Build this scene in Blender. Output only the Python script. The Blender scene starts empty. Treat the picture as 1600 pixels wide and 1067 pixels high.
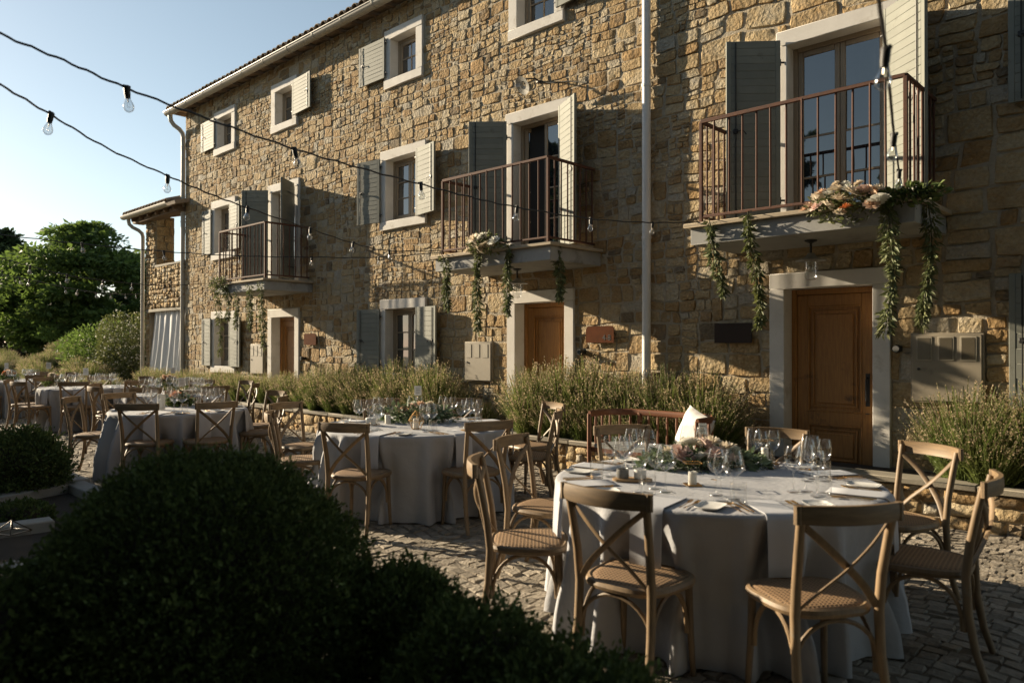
import bpy, math, random
import numpy as np
from mathutils import Vector, Matrix, noise as mnoise
random.seed(11)
rng = np.random.default_rng(11)
C = bpy.context.scene
COL = C.collection
R = math.radians
PI = math.pi

# ------------------------------------------------------------------ camera, sky, sun, exposure
EYE = 1.55
FPX = 1161.0                                   # focal length in photograph pixels (1600 wide)
YAW, PITCH, ROLL = R(-43.526), R(0.365), R(0.05)
_f = Vector((math.sin(YAW)*math.cos(PITCH), math.cos(YAW)*math.cos(PITCH), math.sin(PITCH)))
_r = Vector((math.cos(YAW), -math.sin(YAW), 0))
_u = _r.cross(_f)
_r, _u = math.cos(ROLL)*_r + math.sin(ROLL)*_u, -math.sin(ROLL)*_r + math.cos(ROLL)*_u
cam = bpy.data.objects.new('camera', bpy.data.cameras.new('camera'))
COL.objects.link(cam)
cam.matrix_world = Matrix(((_r.x, _u.x, -_f.x, 0), (_r.y, _u.y, -_f.y, 0), (_r.z, _u.z, -_f.z, EYE), (0, 0, 0, 1)))
cam.data.sensor_width = 36
cam.data.lens = 36*FPX/1600
cam.data.clip_start = 0.05
cam.data.clip_end = 2000
cam.data.dof.use_dof = True
cam.data.dof.focus_distance = 9.0
cam.data.dof.aperture_fstop = 2.4
C.camera = cam

SUN_DIR = Vector((1, 0.235, -0.32)).normalized()          # the way the light travels
SUN_EL = math.asin(-SUN_DIR.z)
SUN_ROT = math.atan2(-SUN_DIR.x, -SUN_DIR.y) % (2*PI)
world = bpy.data.worlds.new('World')
C.world = world
world.use_nodes = True
_n = world.node_tree.nodes
_sky = _n.new('ShaderNodeTexSky')
_sky.sky_type = 'NISHITA'
_sky.sun_disc = False
_sky.sun_elevation = SUN_EL
_sky.sun_rotation = SUN_ROT
_sky.altitude = 100
_sky.air_density = 1.0
_sky.dust_density = 0.35
_sky.ozone_density = 1.2
_hs = _n.new('ShaderNodeHueSaturation')
_hs.inputs['Hue'].default_value = 0.485
_hs.inputs['Saturation'].default_value = 0.72
world.node_tree.links.new(_sky.outputs[0], _hs.inputs['Color'])
world.node_tree.links.new(_hs.outputs[0], _n['Background'].inputs[0])
_n['Background'].inputs[1].default_value = 0.056
sun = bpy.data.objects.new('sun', bpy.data.lights.new('sun', 'SUN'))
COL.objects.link(sun)
sun.data.energy = 5.0
sun.data.angle = R(0.55)
sun.data.color = (1.0, 0.83, 0.59)
sun.rotation_euler = SUN_DIR.to_track_quat('-Z', 'Y').to_euler()
C.view_settings.view_transform = 'Standard'
C.view_settings.look = 'None'
C.view_settings.gamma = 1
C.view_settings.use_curve_mapping = False
C.view_settings.exposure = 1.35
C.cycles.use_denoising = True
C.cycles.max_bounces = 8
C.cycles.transparent_max_bounces = 24

# ------------------------------------------------------------------ pixel rays -> points of the place
def ray(px, py):
    return _f + _r*((px-800)/FPX) - _u*((py-533.5)/FPX)
def at(px, py, Y=None, Z=None, D=None):
    d = ray(px, py)
    t = Y/d.y if Y is not None else ((Z-EYE)/d.z if Z is not None else D)
    return Vector((0, 0, EYE)) + d*t
def pix(p):
    q = Vector(p) - Vector((0, 0, EYE))
    d = q.dot(_f)
    return (800+FPX*q.dot(_r)/d, 533.5-FPX*q.dot(_u)/d, d)
def cam_pt(depth, lat, z=0.0):
    s, c = math.sin(YAW), math.cos(YAW)
    return Vector((depth*s+lat*c, depth*c-lat*s, z))

# ------------------------------------------------------------------ object helpers
def mesh_np(name, V, F, smooth=True, sharp=None):
    """V (n,3), F list of faces or (m,k) array"""
    me = bpy.data.meshes.new(name)
    V = np.asarray(V, dtype=np.float32)
    if isinstance(F, np.ndarray):
        m, k = F.shape
        me.vertices.add(len(V)); me.vertices.foreach_set('co', V.ravel())
        me.loops.add(m*k); me.loops.foreach_set('vertex_index', F.astype(np.int32).ravel())
        me.polygons.add(m)
        me.polygons.foreach_set('loop_start', np.arange(0, m*k, k, dtype=np.int32))
        me.polygons.foreach_set('loop_total', np.full(m, k, dtype=np.int32))
        me.update(calc_edges=True)
    else:
        me.from_pydata(V.tolist(), [], F)
        me.update()
    me.polygons.foreach_set('use_smooth', np.full(len(me.polygons), bool(smooth)))
    if smooth and sharp:
        me.set_sharp_from_angle(angle=R(sharp))
    return me

def set_tone(me, tone):
    a = me.attributes.new('tone', 'FLOAT', 'POINT')
    if np.isscalar(tone):
        tone = np.full(len(me.vertices), tone, dtype=np.float32)
    a.data.foreach_set('value', np.asarray(tone, dtype=np.float32))

def obj(name, me, material=None, parent=None, loc=None, rot=None):
    if isinstance(me, MB):
        me = me.mesh(name)
    if material is not None and me is not None and len(me.materials) == 0:
        me.materials.append(material)
    o = bpy.data.objects.new(name, me)
    COL.objects.link(o)
    if parent is not None:
        o.parent = parent
    if loc is not None:
        o.location = loc
    if rot is not None:
        o.rotation_euler = rot
    return o

def tag(o, label, cat, group=None):
    o['label'] = label
    o['category'] = cat
    if group:
        o['group'] = group
    return o

def thing(name, label, cat, loc=(0, 0, 0), rz=0.0, group=None):
    o = bpy.data.objects.new(name, None)
    o.empty_display_size = 0.1
    COL.objects.link(o)
    o.location = loc
    o.rotation_euler = (0, 0, rz)
    return tag(o, label, cat, group)

def kids(o):
    return KIDS.get(o.name, [])
KIDS = {}
def remember(root):
    """children lists, so copies need no scan of the scene"""
    for o in COL.objects:
        if o.parent is not None:
            KIDS.setdefault(o.parent.name, [])
            if o not in KIDS[o.parent.name]:
                KIDS[o.parent.name].append(o)
def copy_tree(o, parent=None, keep=None):
    c = o.copy()
    COL.objects.link(c)
    if parent is not None:
        c.parent = parent
    for ch in kids(o):
        copy_tree(ch, c)
    return c

# ------------------------------------------------------------------ shape accumulator
def _box_topo():
    vid = {}
    vs = []
    for sx in (-1, 1):
        for sy in (-1, 1):
            for sz in (-1, 1):
                for a in range(3):
                    vid[(sx, sy, sz, a)] = len(vs)
                    vs.append(((sx, sy, sz), a))
    fs = []
    for a in range(3):
        b, c = (a+1) % 3, (a+2) % 3
        for s in (-1, 1):
            q = []
            for (tb, tc) in ((-1, -1), (1, -1), (1, 1), (-1, 1)):
                k = [0, 0, 0]; k[a] = s; k[b] = tb; k[c] = tc
                q.append(vid[(*k, a)])
            fs.append(q if s > 0 else q[::-1])
    for c in range(3):
        a, b = (c+1) % 3, (c+2) % 3
        for sa in (-1, 1):
            for sb in (-1, 1):
                q = []
                for (tc, w) in ((-1, a), (1, a), (1, b), (-1, b)):
                    k = [0, 0, 0]; k[a] = sa; k[b] = sb; k[c] = tc
                    q.append(vid[(*k, w)])
                fs.append(q)
    for sx in (-1, 1):
        for sy in (-1, 1):
            for sz in (-1, 1):
                fs.append([vid[(sx, sy, sz, a)] for a in range(3)])
    # fix orientation with a unit sample
    P = []
    for (s, a) in vs:
        p = [s[i]*0.8 for i in range(3)]; p[a] = s[a]*1.0
        P.append(p)
    P = np.array(P)
    out = []
    for q in fs:
        n = np.cross(P[q[1]]-P[q[0]], P[q[2]]-P[q[1]])
        out.append(q if np.dot(n, P[q].mean(0)) > 0 else q[::-1])
    return vs, out
_BV, _BF = _box_topo()
_BS = np.array([v[0] for v in _BV], float)
_BA = np.array([v[1] for v in _BV])

class MB:
    def __init__(self):
        self.V = []; self.F = []; self.n = 0
    def add(self, V, F):
        V = np.asarray(V, float)
        self.V.append(V)
        k = self.n
        self.F.extend([[i+k for i in f] for f in F])
        self.n += len(V)
        return self
    def obox(self, c, ax, h, b=0.004):
        """box with centre c, axes rows of ax, half sizes h, chamfer b"""
        h = np.asarray(h, float)
        b = min(b, 0.45*h.min())
        L = _BS*h
        ins = L - _BS*b
        for i in range(len(L)):
            a = _BA[i]
            for k in range(3):
                if k != a:
                    L[i, k] = ins[i, k]
        return self.add(L @ np.asarray(ax, float) + np.asarray(c, float), _BF)
    def box(self, x0, x1, y0, y1, z0, z1, b=0.004):
        return self.obox(((x0+x1)/2, (y0+y1)/2, (z0+z1)/2), np.eye(3), (abs(x1-x0)/2, abs(y1-y0)/2, abs(z1-z0)/2), b)
    def bar(self, p, q, w, t, up=(0, 0, 1), b=0.002):
        """rectangular bar from p to q, width w along up, thickness t across"""
        p, q, up = Vector(p), Vector(q), Vector(up)
        d = q-p
        L = d.length
        d.normalize()
        s = d.cross(up).normalized()
        v = s.cross(d)
        return self.obox((p+q)/2, (d, s, v), (L/2, t/2, w/2), b)
    def tube(self, pts, r, seg=8, cap=True, closed=False, flat=1.0, up=None):
        P = np.array([tuple(p) for p in pts], float)
        n = len(P)
        rr = np.full(n, r, float) if np.isscalar(r) else np.asarray(r, float)
        if closed:
            T = np.roll(P, -1, 0) - np.roll(P, 1, 0)
        else:
            T = np.gradient(P, axis=0)
        T /= np.maximum(np.linalg.norm(T, axis=1), 1e-9)[:, None]
        u = np.array(up if up is not None else ((0, 0, 1) if abs(T[0, 2]) < 0.9 else (1, 0, 0)), float)
        V = []
        for i in range(n):
            u = u - T[i]*np.dot(u, T[i])
            if np.linalg.norm(u) < 1e-6:
                u = np.cross(T[i], (1, 0.3, 0.2))
            u /= np.linalg.norm(u)
            w = np.cross(T[i], u)
            a = np.arange(seg)*2*PI/seg
            V.append(P[i] + rr[i]*(np.cos(a)[:, None]*u + flat*np.sin(a)[:, None]*w))
        F = []
        m = n if closed else n-1
        for i in range(m):
            j = (i+1) % n
            for k in range(seg):
                k2 = (k+1) % seg
                F.append([i*seg+k, i*seg+k2, j*seg+k2, j*seg+k])
        if cap and not closed:
            F.append(list(range(seg))[::-1])
            F.append([(n-1)*seg+k for k in range(seg)])
        return self.add(np.concatenate(V), F)
    def lathe(self, prof, seg=16, c=(0, 0, 0), cap0=False, cap1=False):
        n = len(prof)
        a = np.arange(seg)*2*PI/seg
        V = np.concatenate([np.stack([np.cos(a)*r+c[0], np.sin(a)*r+c[1], np.full(seg, z+c[2])], 1) for r, z in prof])
        F = []
        for i in range(n-1):
            for k in range(seg):
                k2 = (k+1) % seg
                F.append([i*seg+k, i*seg+k2, (i+1)*seg+k2, (i+1)*seg+k])
        if cap0:
            F.append(list(range(seg))[::-1])
        if cap1:
            F.append([(n-1)*seg+k for k in range(seg)])
        return self.add(V, F)
    def grid(self, G):
        """G (a,b,3) -> quads"""
        a, b = G.shape[:2]
        F = [[i*b+j, (i+1)*b+j, (i+1)*b+j+1, i*b+j+1] for i in range(a-1) for j in range(b-1)]
        return self.add(G.reshape(-1, 3), F)
    def sheet(self, G, t):
        """a grid with thickness t along z-ish offset vector t"""
        a, b = G.shape[:2]
        self.grid(G)
        H = G + np.asarray(t)
        k = self.n
        self.V.append(H.reshape(-1, 3)); self.n += a*b
        self.F.extend([[k+i*b+j+1, k+(i+1)*b+j+1, k+(i+1)*b+j, k+i*b+j] for i in range(a-1) for j in range(b-1)])
        o = k-a*b
        edge = [i*b for i in range(a)] + [(a-1)*b+j for j in range(1, b)] + [i*b+b-1 for i in range(a-2, -1, -1)] + [j for j in range(b-2, 0, -1)]
        m = len(edge)
        for i in range(m):
            p, q = edge[i], edge[(i+1) % m]
            self.F.append([o+q, o+p, k+p, k+q])
        return self
    def mesh(self, name, smooth=True, sharp=40):
        return mesh_np(name, np.concatenate(self.V), self.F, smooth, sharp)

def rotz(V, a):
    c, s = math.cos(a), math.sin(a)
    V = np.asarray(V, float)
    return V @ np.array([[c, s, 0], [-s, c, 0], [0, 0, 1]])

# ------------------------------------------------------------------ materials
def new_mat(name):
    m = bpy.data.materials.new(name)
    m.use_nodes = True
    nt = m.node_tree
    b = nt.nodes['Principled BSDF']
    return m, nt, b
def pm(name, c1, c2=None, rough=0.7, scale=6.0, stretch=(1, 1, 1), bump=0.0, bscale=60.0, bdist=0.01, metal=0.0, coord='obj', rand=0.0,
       detail=5.0, tone=0.0, spec=None, ior=None, transl=0.0, contrast=(0.3, 0.7), wear=None):
    m, nt, b = new_mat(name)
    N, L = nt.nodes, nt.links
    b.inputs['Roughness'].default_value = rough
    b.inputs['Metallic'].default_value = metal
    if spec is not None:
        b.inputs['Specular IOR Level'].default_value = spec
    if ior is not None:
        b.inputs['IOR'].default_value = ior
    if coord == 'pos':
        src = N.new('ShaderNodeNewGeometry').outputs['Position']
    else:
        src = N.new('ShaderNodeTexCoord').outputs['Object']
    mp = N.new('ShaderNodeMapping')
    mp.inputs['Scale'].default_value = stretch
    L.new(src, mp.inputs['Vector'])
    vec = mp.outputs[0]
    nz = N.new('ShaderNodeTexNoise')
    nz.inputs['Scale'].default_value = scale
    nz.inputs['Detail'].default_value = detail
    nz.inputs['Roughness'].default_value = 0.62
    L.new(vec, nz.inputs['Vector'])
    mr = N.new('ShaderNodeMapRange')
    mr.inputs[1].default_value, mr.inputs[2].default_value = contrast
    L.new(nz.outputs[0], mr.inputs[0])
    mx = N.new('ShaderNodeMix'); mx.data_type = 'RGBA'
    mx.inputs[6].default_value = (*c1, 1)
    mx.inputs[7].default_value = (*(c2 or tuple(v*0.8 for v in c1)), 1)
    L.new(mr.outputs[0], mx.inputs[0])
    col = mx.outputs[2]
    if wear is not None:                                       # (colour, scale, threshold): stains with a shape of their own
        wc, ws, wt = wear
        nw = N.new('ShaderNodeTexNoise'); nw.inputs['Scale'].default_value = ws; nw.inputs['Detail'].default_value = 7; nw.inputs['Roughness'].default_value = 0.7
        L.new(src, nw.inputs['Vector'])
        m2 = N.new('ShaderNodeMapRange'); m2.inputs[1].default_value = wt; m2.inputs[2].default_value = wt+0.12
        L.new(nw.outputs[0], m2.inputs[0])
        mw = N.new('ShaderNodeMix'); mw.data_type = 'RGBA'; mw.inputs[7].default_value = (*wc, 1)
        L.new(m2.outputs[0], mw.inputs[0]); L.new(col, mw.inputs[6])
        col = mw.outputs[2]
    if rand or tone:
        hs = N.new('ShaderNodeHueSaturation')
        mr2 = N.new('ShaderNodeMapRange')
        if tone:
            at_ = N.new('ShaderNodeAttribute'); at_.attribute_name = 'tone'
            L.new(at_.outputs['Fac'], mr2.inputs[0])
            k = tone
        else:
            L.new(N.new('ShaderNodeObjectInfo').outputs['Random'], mr2.inputs[0])
            k = rand
        mr2.inputs[3].default_value, mr2.inputs[4].default_value = 1-k, 1+k
        L.new(mr2.outputs[0], hs.inputs['Value'])
        L.new(col, hs.inputs['Color'])
        col = hs.outputs[0]
    L.new(col, b.inputs['Base Color'])
    if bump:
        nb = N.new('ShaderNodeTexNoise'); nb.inputs['Scale'].default_value = bscale; nb.inputs['Detail'].default_value = 6; nb.inputs['Roughness'].default_value = 0.65
        L.new(vec, nb.inputs['Vector'])
        bp = N.new('ShaderNodeBump'); bp.inputs['Strength'].default_value = bump; bp.inputs['Distance'].default_value = bdist
        L.new(nb.outputs[0], bp.inputs['Height']); L.new(bp.outputs[0], b.inputs['Normal'])
    if transl:
        t = N.new('ShaderNodeBsdfTranslucent'); L.new(col, t.inputs['Color'])
        ms = N.new('ShaderNodeMixShader'); ms.inputs[0].default_value = transl
        L.new(b.outputs[0], ms.inputs[1]); L.new(t.outputs[0], ms.inputs[2])
        L.new(ms.outputs[0], N['Material Output'].inputs['Surface'])
    return m

def stone_mat(name, cols, bump=1.0, bscale=19.0, bdist=0.032, rough=0.92, lichen=0.25):
    """rubble stone: a ramp of colours picked by the stone's tone, mottled inside the stone"""
    m, nt, b = new_mat(name)
    N, L = nt.nodes, nt.links
    b.inputs['Roughness'].default_value = rough
    b.inputs['Specular IOR Level'].default_value = 0.2
    pos = N.new('ShaderNodeNewGeometry').outputs['Position']
    a = N.new('ShaderNodeAttribute'); a.attribute_name = 'tone'
    n1 = N.new('ShaderNodeTexNoise'); n1.inputs['Scale'].default_value = 5.5; n1.inputs['Detail'].default_value = 6; n1.inputs['Roughness'].default_value = 0.65
    L.new(pos, n1.inputs['Vector'])
    m1 = N.new('ShaderNodeMath'); m1.operation = 'MULTIPLY_ADD'; m1.inputs[1].default_value = 0.9; m1.inputs[2].default_value = -0.45
    L.new(n1.outputs[0], m1.inputs[0])
    ad = N.new('ShaderNodeMath'); ad.operation = 'ADD'; ad.use_clamp = True
    L.new(a.outputs['Fac'], ad.inputs[0]); L.new(m1.outputs[0], ad.inputs[1])
    rp = N.new('ShaderNodeValToRGB')
    els = rp.color_ramp.elements
    els[0].position, els[0].color = 0, (*cols[0], 1)
    els[1].position, els[1].color = 1, (*cols[-1], 1)
    for i, c in enumerate(cols[1:-1], 1):
        e = els.new(i/(len(cols)-1)); e.color = (*c, 1)
    L.new(ad.outputs[0], rp.inputs[0])
    n2 = N.new('ShaderNodeTexNoise'); n2.inputs['Scale'].default_value = 34; n2.inputs['Detail'].default_value = 8; n2.inputs['Roughness'].default_value = 0.72
    L.new(pos, n2.inputs['Vector'])
    mr = N.new('ShaderNodeMapRange'); mr.inputs[1].default_value = 0.3; mr.inputs[2].default_value = 0.72; mr.inputs[3].default_value = 0.70; mr.inputs[4].default_value = 1.18
    L.new(n2.outputs[0], mr.inputs[0])
    hs = N.new('ShaderNodeHueSaturation'); L.new(rp.outputs[0], hs.inputs['Color']); L.new(mr.outputs[0], hs.inputs['Value'])
    n3 = N.new('ShaderNodeTexNoise'); n3.inputs['Scale'].default_value = 2.3; n3.inputs['Detail'].default_value = 9; n3.inputs['Roughness'].default_value = 0.75
    L.new(pos, n3.inputs['Vector'])
    m3 = N.new('ShaderNodeMapRange'); m3.inputs[1].default_value = 0.53; m3.inputs[2].default_value = 0.66; m3.inputs[4].default_value = lichen
    L.new(n3.outputs[0], m3.inputs[0])
    mx = N.new('ShaderNodeMix'); mx.data_type = 'RGBA'; mx.inputs[7].default_value = (0.30, 0.28, 0.24, 1)
    L.new(m3.outputs[0], mx.inputs[0]); L.new(hs.outputs[0], mx.inputs[6])
    L.new(mx.outputs[2], b.inputs['Base Color'])
    nb = N.new('ShaderNodeTexNoise'); nb.inputs['Scale'].default_value = bscale; nb.inputs['Detail'].default_value = 9; nb.inputs['Roughness'].default_value = 0.62
    L.new(pos, nb.inputs['Vector'])
    vo = N.new('ShaderNodeTexVoronoi'); vo.inputs['Scale'].default_value = bscale*1.3
    L.new(pos, vo.inputs['Vector'])
    sm = N.new('ShaderNodeMath'); sm.operation = 'MULTIPLY_ADD'; sm.inputs[1].default_value = 0.35
    L.new(vo.outputs['Distance'], sm.inputs[0]); L.new(nb.outputs[0], sm.inputs[2])
    bp = N.new('ShaderNodeBump'); bp.inputs['Strength'].default_value = bump; bp.inputs['Distance'].default_value = bdist
    L.new(sm.outputs[0], bp.inputs['Height']); L.new(bp.outputs[0], b.inputs['Normal'])
    return m

def thin_glass(name, tint=(1, 1, 1), reflect=1.0, ior=1.5):
    m, nt, b = new_mat(name)
    N, L = nt.nodes, nt.links
    N.remove(b)
    tr = N.new('ShaderNodeBsdfTransparent'); tr.inputs[0].default_value = (*tint, 1)
    gl = N.new('ShaderNodeBsdfGlossy'); gl.inputs['Roughness'].default_value = 0.07
    fr = N.new('ShaderNodeLayerWeight'); fr.inputs[0].default_value = 0.5
    pw_ = N.new('ShaderNodeMath'); pw_.operation = 'POWER'; pw_.inputs[1].default_value = 2.6
    L.new(fr.outputs['Facing'], pw_.inputs[0])
    mu = N.new('ShaderNodeMath'); mu.operation = 'MULTIPLY_ADD'; mu.use_clamp = True; mu.inputs[1].default_value = 0.8*reflect; mu.inputs[2].default_value = 0.09*reflect
    L.new(pw_.outputs[0], mu.inputs[0])
    ms = N.new('ShaderNodeMixShader')
    L.new(mu.outputs[0], ms.inputs[0]); L.new(tr.outputs[0], ms.inputs[1]); L.new(gl.outputs[0], ms.inputs[2])
    L.new(ms.outputs[0], N['Material Output'].inputs['Surface'])
    return m

M = {}
M['stone'] = stone_mat('rubble_stone', [(0.19, 0.148, 0.098), (0.31, 0.198, 0.09), (0.365, 0.26, 0.138), (0.415, 0.318, 0.185), (0.435, 0.368, 0.26), (0.37, 0.335, 0.272)])
M['mortar'] = pm('mortar', (0.40, 0.345, 0.26), (0.31, 0.265, 0.195), rough=0.95, scale=7, bump=0.9, bscale=45, bdist=0.02, coord='pos')
M['trim'] = pm('pale_limestone', (0.64, 0.615, 0.575), (0.54, 0.515, 0.475), rough=0.85, scale=4, bump=0.3, bscale=60, bdist=0.005, coord='pos', wear=((0.42, 0.385, 0.33), 3.0, 0.58))
M['shutter'] = pm('sage_grey_paint', (0.21, 0.217, 0.19), (0.18, 0.187, 0.162), spec=0.25, rough=0.7, scale=5, bump=0.15, bscale=40, bdist=0.003, rand=0.07, wear=((0.12, 0.118, 0.095), 7.0, 0.62))
M['rust'] = pm('rusty_iron', (0.115, 0.042, 0.02), (0.06, 0.028, 0.018), rough=0.8, scale=30, bump=0.4, bscale=150, bdist=0.002)
M['concrete'] = pm('balcony_concrete', (0.33, 0.33, 0.32), (0.26, 0.26, 0.255), rough=0.85, scale=4, bump=0.25, bscale=60, bdist=0.004, coord='pos', wear=((0.17, 0.165, 0.155), 2.6, 0.56))
M['cap'] = pm('balcony_stone_edge', (0.40, 0.33, 0.235), (0.33, 0.27, 0.19), rough=0.85, scale=6, bump=0.2, bscale=60, bdist=0.004, coord='pos')
M['door'] = pm('honey_oak', (0.40, 0.19, 0.05), (0.24, 0.108, 0.03), rough=0.5, scale=5, stretch=(14, 14, 1.0), bump=0.15, bscale=9, bdist=0.004, wear=((0.055, 0.028, 0.014), 3.6, 0.60))
M['window_wood'] = pm('taupe_window_wood', (0.30, 0.235, 0.165), (0.24, 0.19, 0.13), rough=0.55, scale=6, stretch=(10, 10, 1), bump=0.1, bscale=10, bdist=0.002)
M['iron'] = pm('black_iron', (0.018, 0.018, 0.018), rough=0.5, bump=0.2, bscale=80, bdist=0.002)
M['gutter'] = pm('beige_painted_gutter', (0.42, 0.385, 0.32), (0.37, 0.34, 0.28), rough=0.45, scale=3)
M['pipe'] = pm('white_painted_pipe', (0.66, 0.66, 0.65), (0.58, 0.58, 0.57), rough=0.45, scale=3, bump=0.05, bscale=20, bdist=0.002, coord='pos', wear=((0.42, 0.41, 0.39), 3.5, 0.58))
M['tile'] = pm('clay_roof_tile', (0.30, 0.235, 0.17), (0.23, 0.18, 0.135), rough=0.9, scale=6, bump=0.4, bscale=50, bdist=0.01, rand=0.2)
M['soffit'] = pm('soffit_clay', (0.33, 0.235, 0.15), (0.26, 0.18, 0.115), rough=0.9, scale=5, coord='pos')
M['rafter'] = pm('old_rafter', (0.17, 0.115, 0.07), (0.12, 0.08, 0.05), rough=0.8, scale=6, stretch=(10, 1, 10))
M['room_shadow'] = pm('painted_room_shadow', (0.03, 0.028, 0.026), rough=0.9)  # near-black colour standing in for an unlit interior
def pane_mat():
    m, nt, b = new_mat('window_glass')
    N, L = nt.nodes, nt.links
    b.inputs['Base Color'].default_value = (0.012, 0.016, 0.020, 1)
    b.inputs['Roughness'].default_value = 0.02
    b.inputs['IOR'].default_value = 2.3
    tc = N.new('ShaderNodeTexCoord')
    nz = N.new('ShaderNodeTexNoise'); nz.inputs['Scale'].default_value = 2.2; nz.inputs['Detail'].default_value = 1
    L.new(tc.outputs['Object'], nz.inputs['Vector'])
    bp = N.new('ShaderNodeBump'); bp.inputs['Strength'].default_value = 0.05; bp.inputs['Distance'].default_value = 0.02
    L.new(nz.outputs[0], bp.inputs['Height']); L.new(bp.outputs[0], b.inputs['Normal'])
    return m
M['pane'] = pane_mat()
M['clear'] = thin_glass('clear_glass', (0.985, 0.988, 0.988), 1.0)
M['bulb'] = thin_glass('bulb_glass', (0.95, 0.96, 0.96), 1.7)
M['rubber'] = pm('black_rubber', (0.012, 0.012, 0.013), rough=0.55)
M['filament'] = pm('bulb_filament', (0.45, 0.40, 0.33), rough=0.3, metal=0.8)
M['linen'] = pm('grey_mauve_linen', (0.345, 0.35, 0.37), (0.31, 0.315, 0.335), rough=0.92, scale=3, bump=0.6, bscale=11, bdist=0.012)
M['napkin'] = pm('pale_blue_linen', (0.42, 0.43, 0.46), (0.38, 0.39, 0.42), rough=0.92, scale=4, bump=0.25, bscale=420, bdist=0.0015)
M['chair'] = pm('weathered_oak', (0.235, 0.155, 0.08), (0.115, 0.077, 0.043), rough=0.55, scale=5, stretch=(9, 9, 1.2), bump=0.12, bscale=12, bdist=0.003, rand=0.2, contrast=(0.25, 0.75), wear=((0.17, 0.14, 0.10), 9.0, 0.60))
M['chair_rail'] = pm('weathered_oak_rail', (0.235, 0.155, 0.08), (0.115, 0.077, 0.043), rough=0.55, scale=5, stretch=(1.2, 6, 14), bump=0.12, bscale=12, bdist=0.003, rand=0.2, contrast=(0.25, 0.75), wear=((0.17, 0.14, 0.10), 9.0, 0.60))
def rattan_mat():
    m, nt, b = new_mat('woven_rattan')
    N, L = nt.nodes, nt.links
    b.inputs['Roughness'].default_value = 0.75
    tc = N.new('ShaderNodeTexCoord')
    ws = []
    for d in ('X', 'Y'):
        w = N.new('ShaderNodeTexWave'); w.wave_type = 'BANDS'; w.bands_direction = d
        w.inputs['Scale'].default_value = 16; w.inputs['Distortion'].default_value = 0.6
        L.new(tc.outputs['Object'], w.inputs['Vector']); ws.append(w)
    mu = N.new('ShaderNodeMath'); mu.operation = 'MAXIMUM'
    L.new(ws[0].outputs['Fac'], mu.inputs[0]); L.new(ws[1].outputs['Fac'], mu.inputs[1])
    mx = N.new('ShaderNodeMix'); mx.data_type = 'RGBA'
    mx.inputs[6].default_value = (0.035, 0.02, 0.009, 1); mx.inputs[7].default_value = (0.25, 0.15, 0.072, 1)
    L.new(mu.outputs[0], mx.inputs[0]); L.new(mx.outputs[2], b.inputs['Base Color'])
    bp = N.new('ShaderNodeBump'); bp.inputs['Strength'].default_value = 0.7; bp.inputs['Distance'].default_value = 0.003
    L.new(mu.outputs[0], bp.inputs['Height']); L.new(bp.outputs[0], b.inputs['Normal'])
    return m
M['rattan'] = rattan_mat()
M['bench'] = pm('reddish_bench_wood', (0.21, 0.082, 0.036), (0.13, 0.05, 0.024), rough=0.45, scale=6, stretch=(1, 8, 8))
M['cushion'] = pm('grey_seat_cushion', (0.30, 0.30, 0.29), rough=0.95, bump=0.2, bscale=300, bdist=0.002)
M['pillow'] = pm('white_cotton', (0.74, 0.71, 0.67), (0.68, 0.65, 0.61), rough=0.95, bump=0.2, bscale=260, bdist=0.002)
M['gold'] = pm('brushed_gold', (0.60, 0.36, 0.13), (0.52, 0.30, 0.10), rough=0.28, metal=1.0, scale=20)
M['ceramic'] = pm('white_ceramic', (0.70, 0.69, 0.66), rough=0.25)
M['grey_ceramic'] = pm('grey_ceramic', (0.16, 0.16, 0.155), rough=0.5)
M['card'] = pm('white_card', (0.78, 0.76, 0.72), rough=0.9)
M['ink'] = pm('grey_ink', (0.25, 0.25, 0.25), rough=0.9)
M['candle'] = pm('white_wax', (0.75, 0.71, 0.62), rough=0.5)
M['board'] = pm('light_wood_board', (0.40, 0.26, 0.13), (0.33, 0.20, 0.10), rough=0.6, scale=5, stretch=(1, 8, 8))
M['cobble'] = stone_mat('cobble_stone', [(0.19, 0.165, 0.13), (0.25, 0.215, 0.17), (0.31, 0.27, 0.215), (0.36, 0.315, 0.255)], bump=0.9, bscale=34, bdist=0.012, lichen=0.35)
M['sand'] = pm('joint_sand', (0.15, 0.12, 0.085), (0.10, 0.08, 0.055), rough=0.95, scale=20, bump=0.6, bscale=120, bdist=0.01, coord='pos')
M['soil'] = pm('dark_soil', (0.045, 0.032, 0.022), (0.03, 0.022, 0.015), rough=0.95, scale=12, bump=0.8, bscale=60, bdist=0.03, coord='pos')
M['field'] = pm('dry_grass_field', (0.10, 0.095, 0.045), (0.07, 0.075, 0.03), rough=0.95, scale=0.8, coord='pos', bump=0.5, bscale=8, bdist=0.1)
M['kerb'] = pm('pale_kerb_stone', (0.30, 0.285, 0.255), (0.24, 0.225, 0.20), rough=0.85, scale=6, bump=0.3, bscale=60, bdist=0.006, coord='pos')
M['coping'] = pm('planter_coping', (0.25, 0.22, 0.17), (0.19, 0.17, 0.13), rough=0.85, scale=5, bump=0.3, bscale=60, bdist=0.006, coord='pos')
M['bark'] = pm('bark', (0.075, 0.055, 0.04), (0.05, 0.036, 0.026), rough=0.95, scale=10, bump=0.8, bscale=25, bdist=0.03)
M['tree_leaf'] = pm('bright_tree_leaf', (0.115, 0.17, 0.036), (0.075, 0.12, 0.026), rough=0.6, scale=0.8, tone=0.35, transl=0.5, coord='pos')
M['dark_leaf'] = pm('dark_tree_leaf', (0.045, 0.07, 0.02), (0.03, 0.05, 0.016), rough=0.6, scale=0.8, tone=0.35, transl=0.25, coord='pos')
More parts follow.
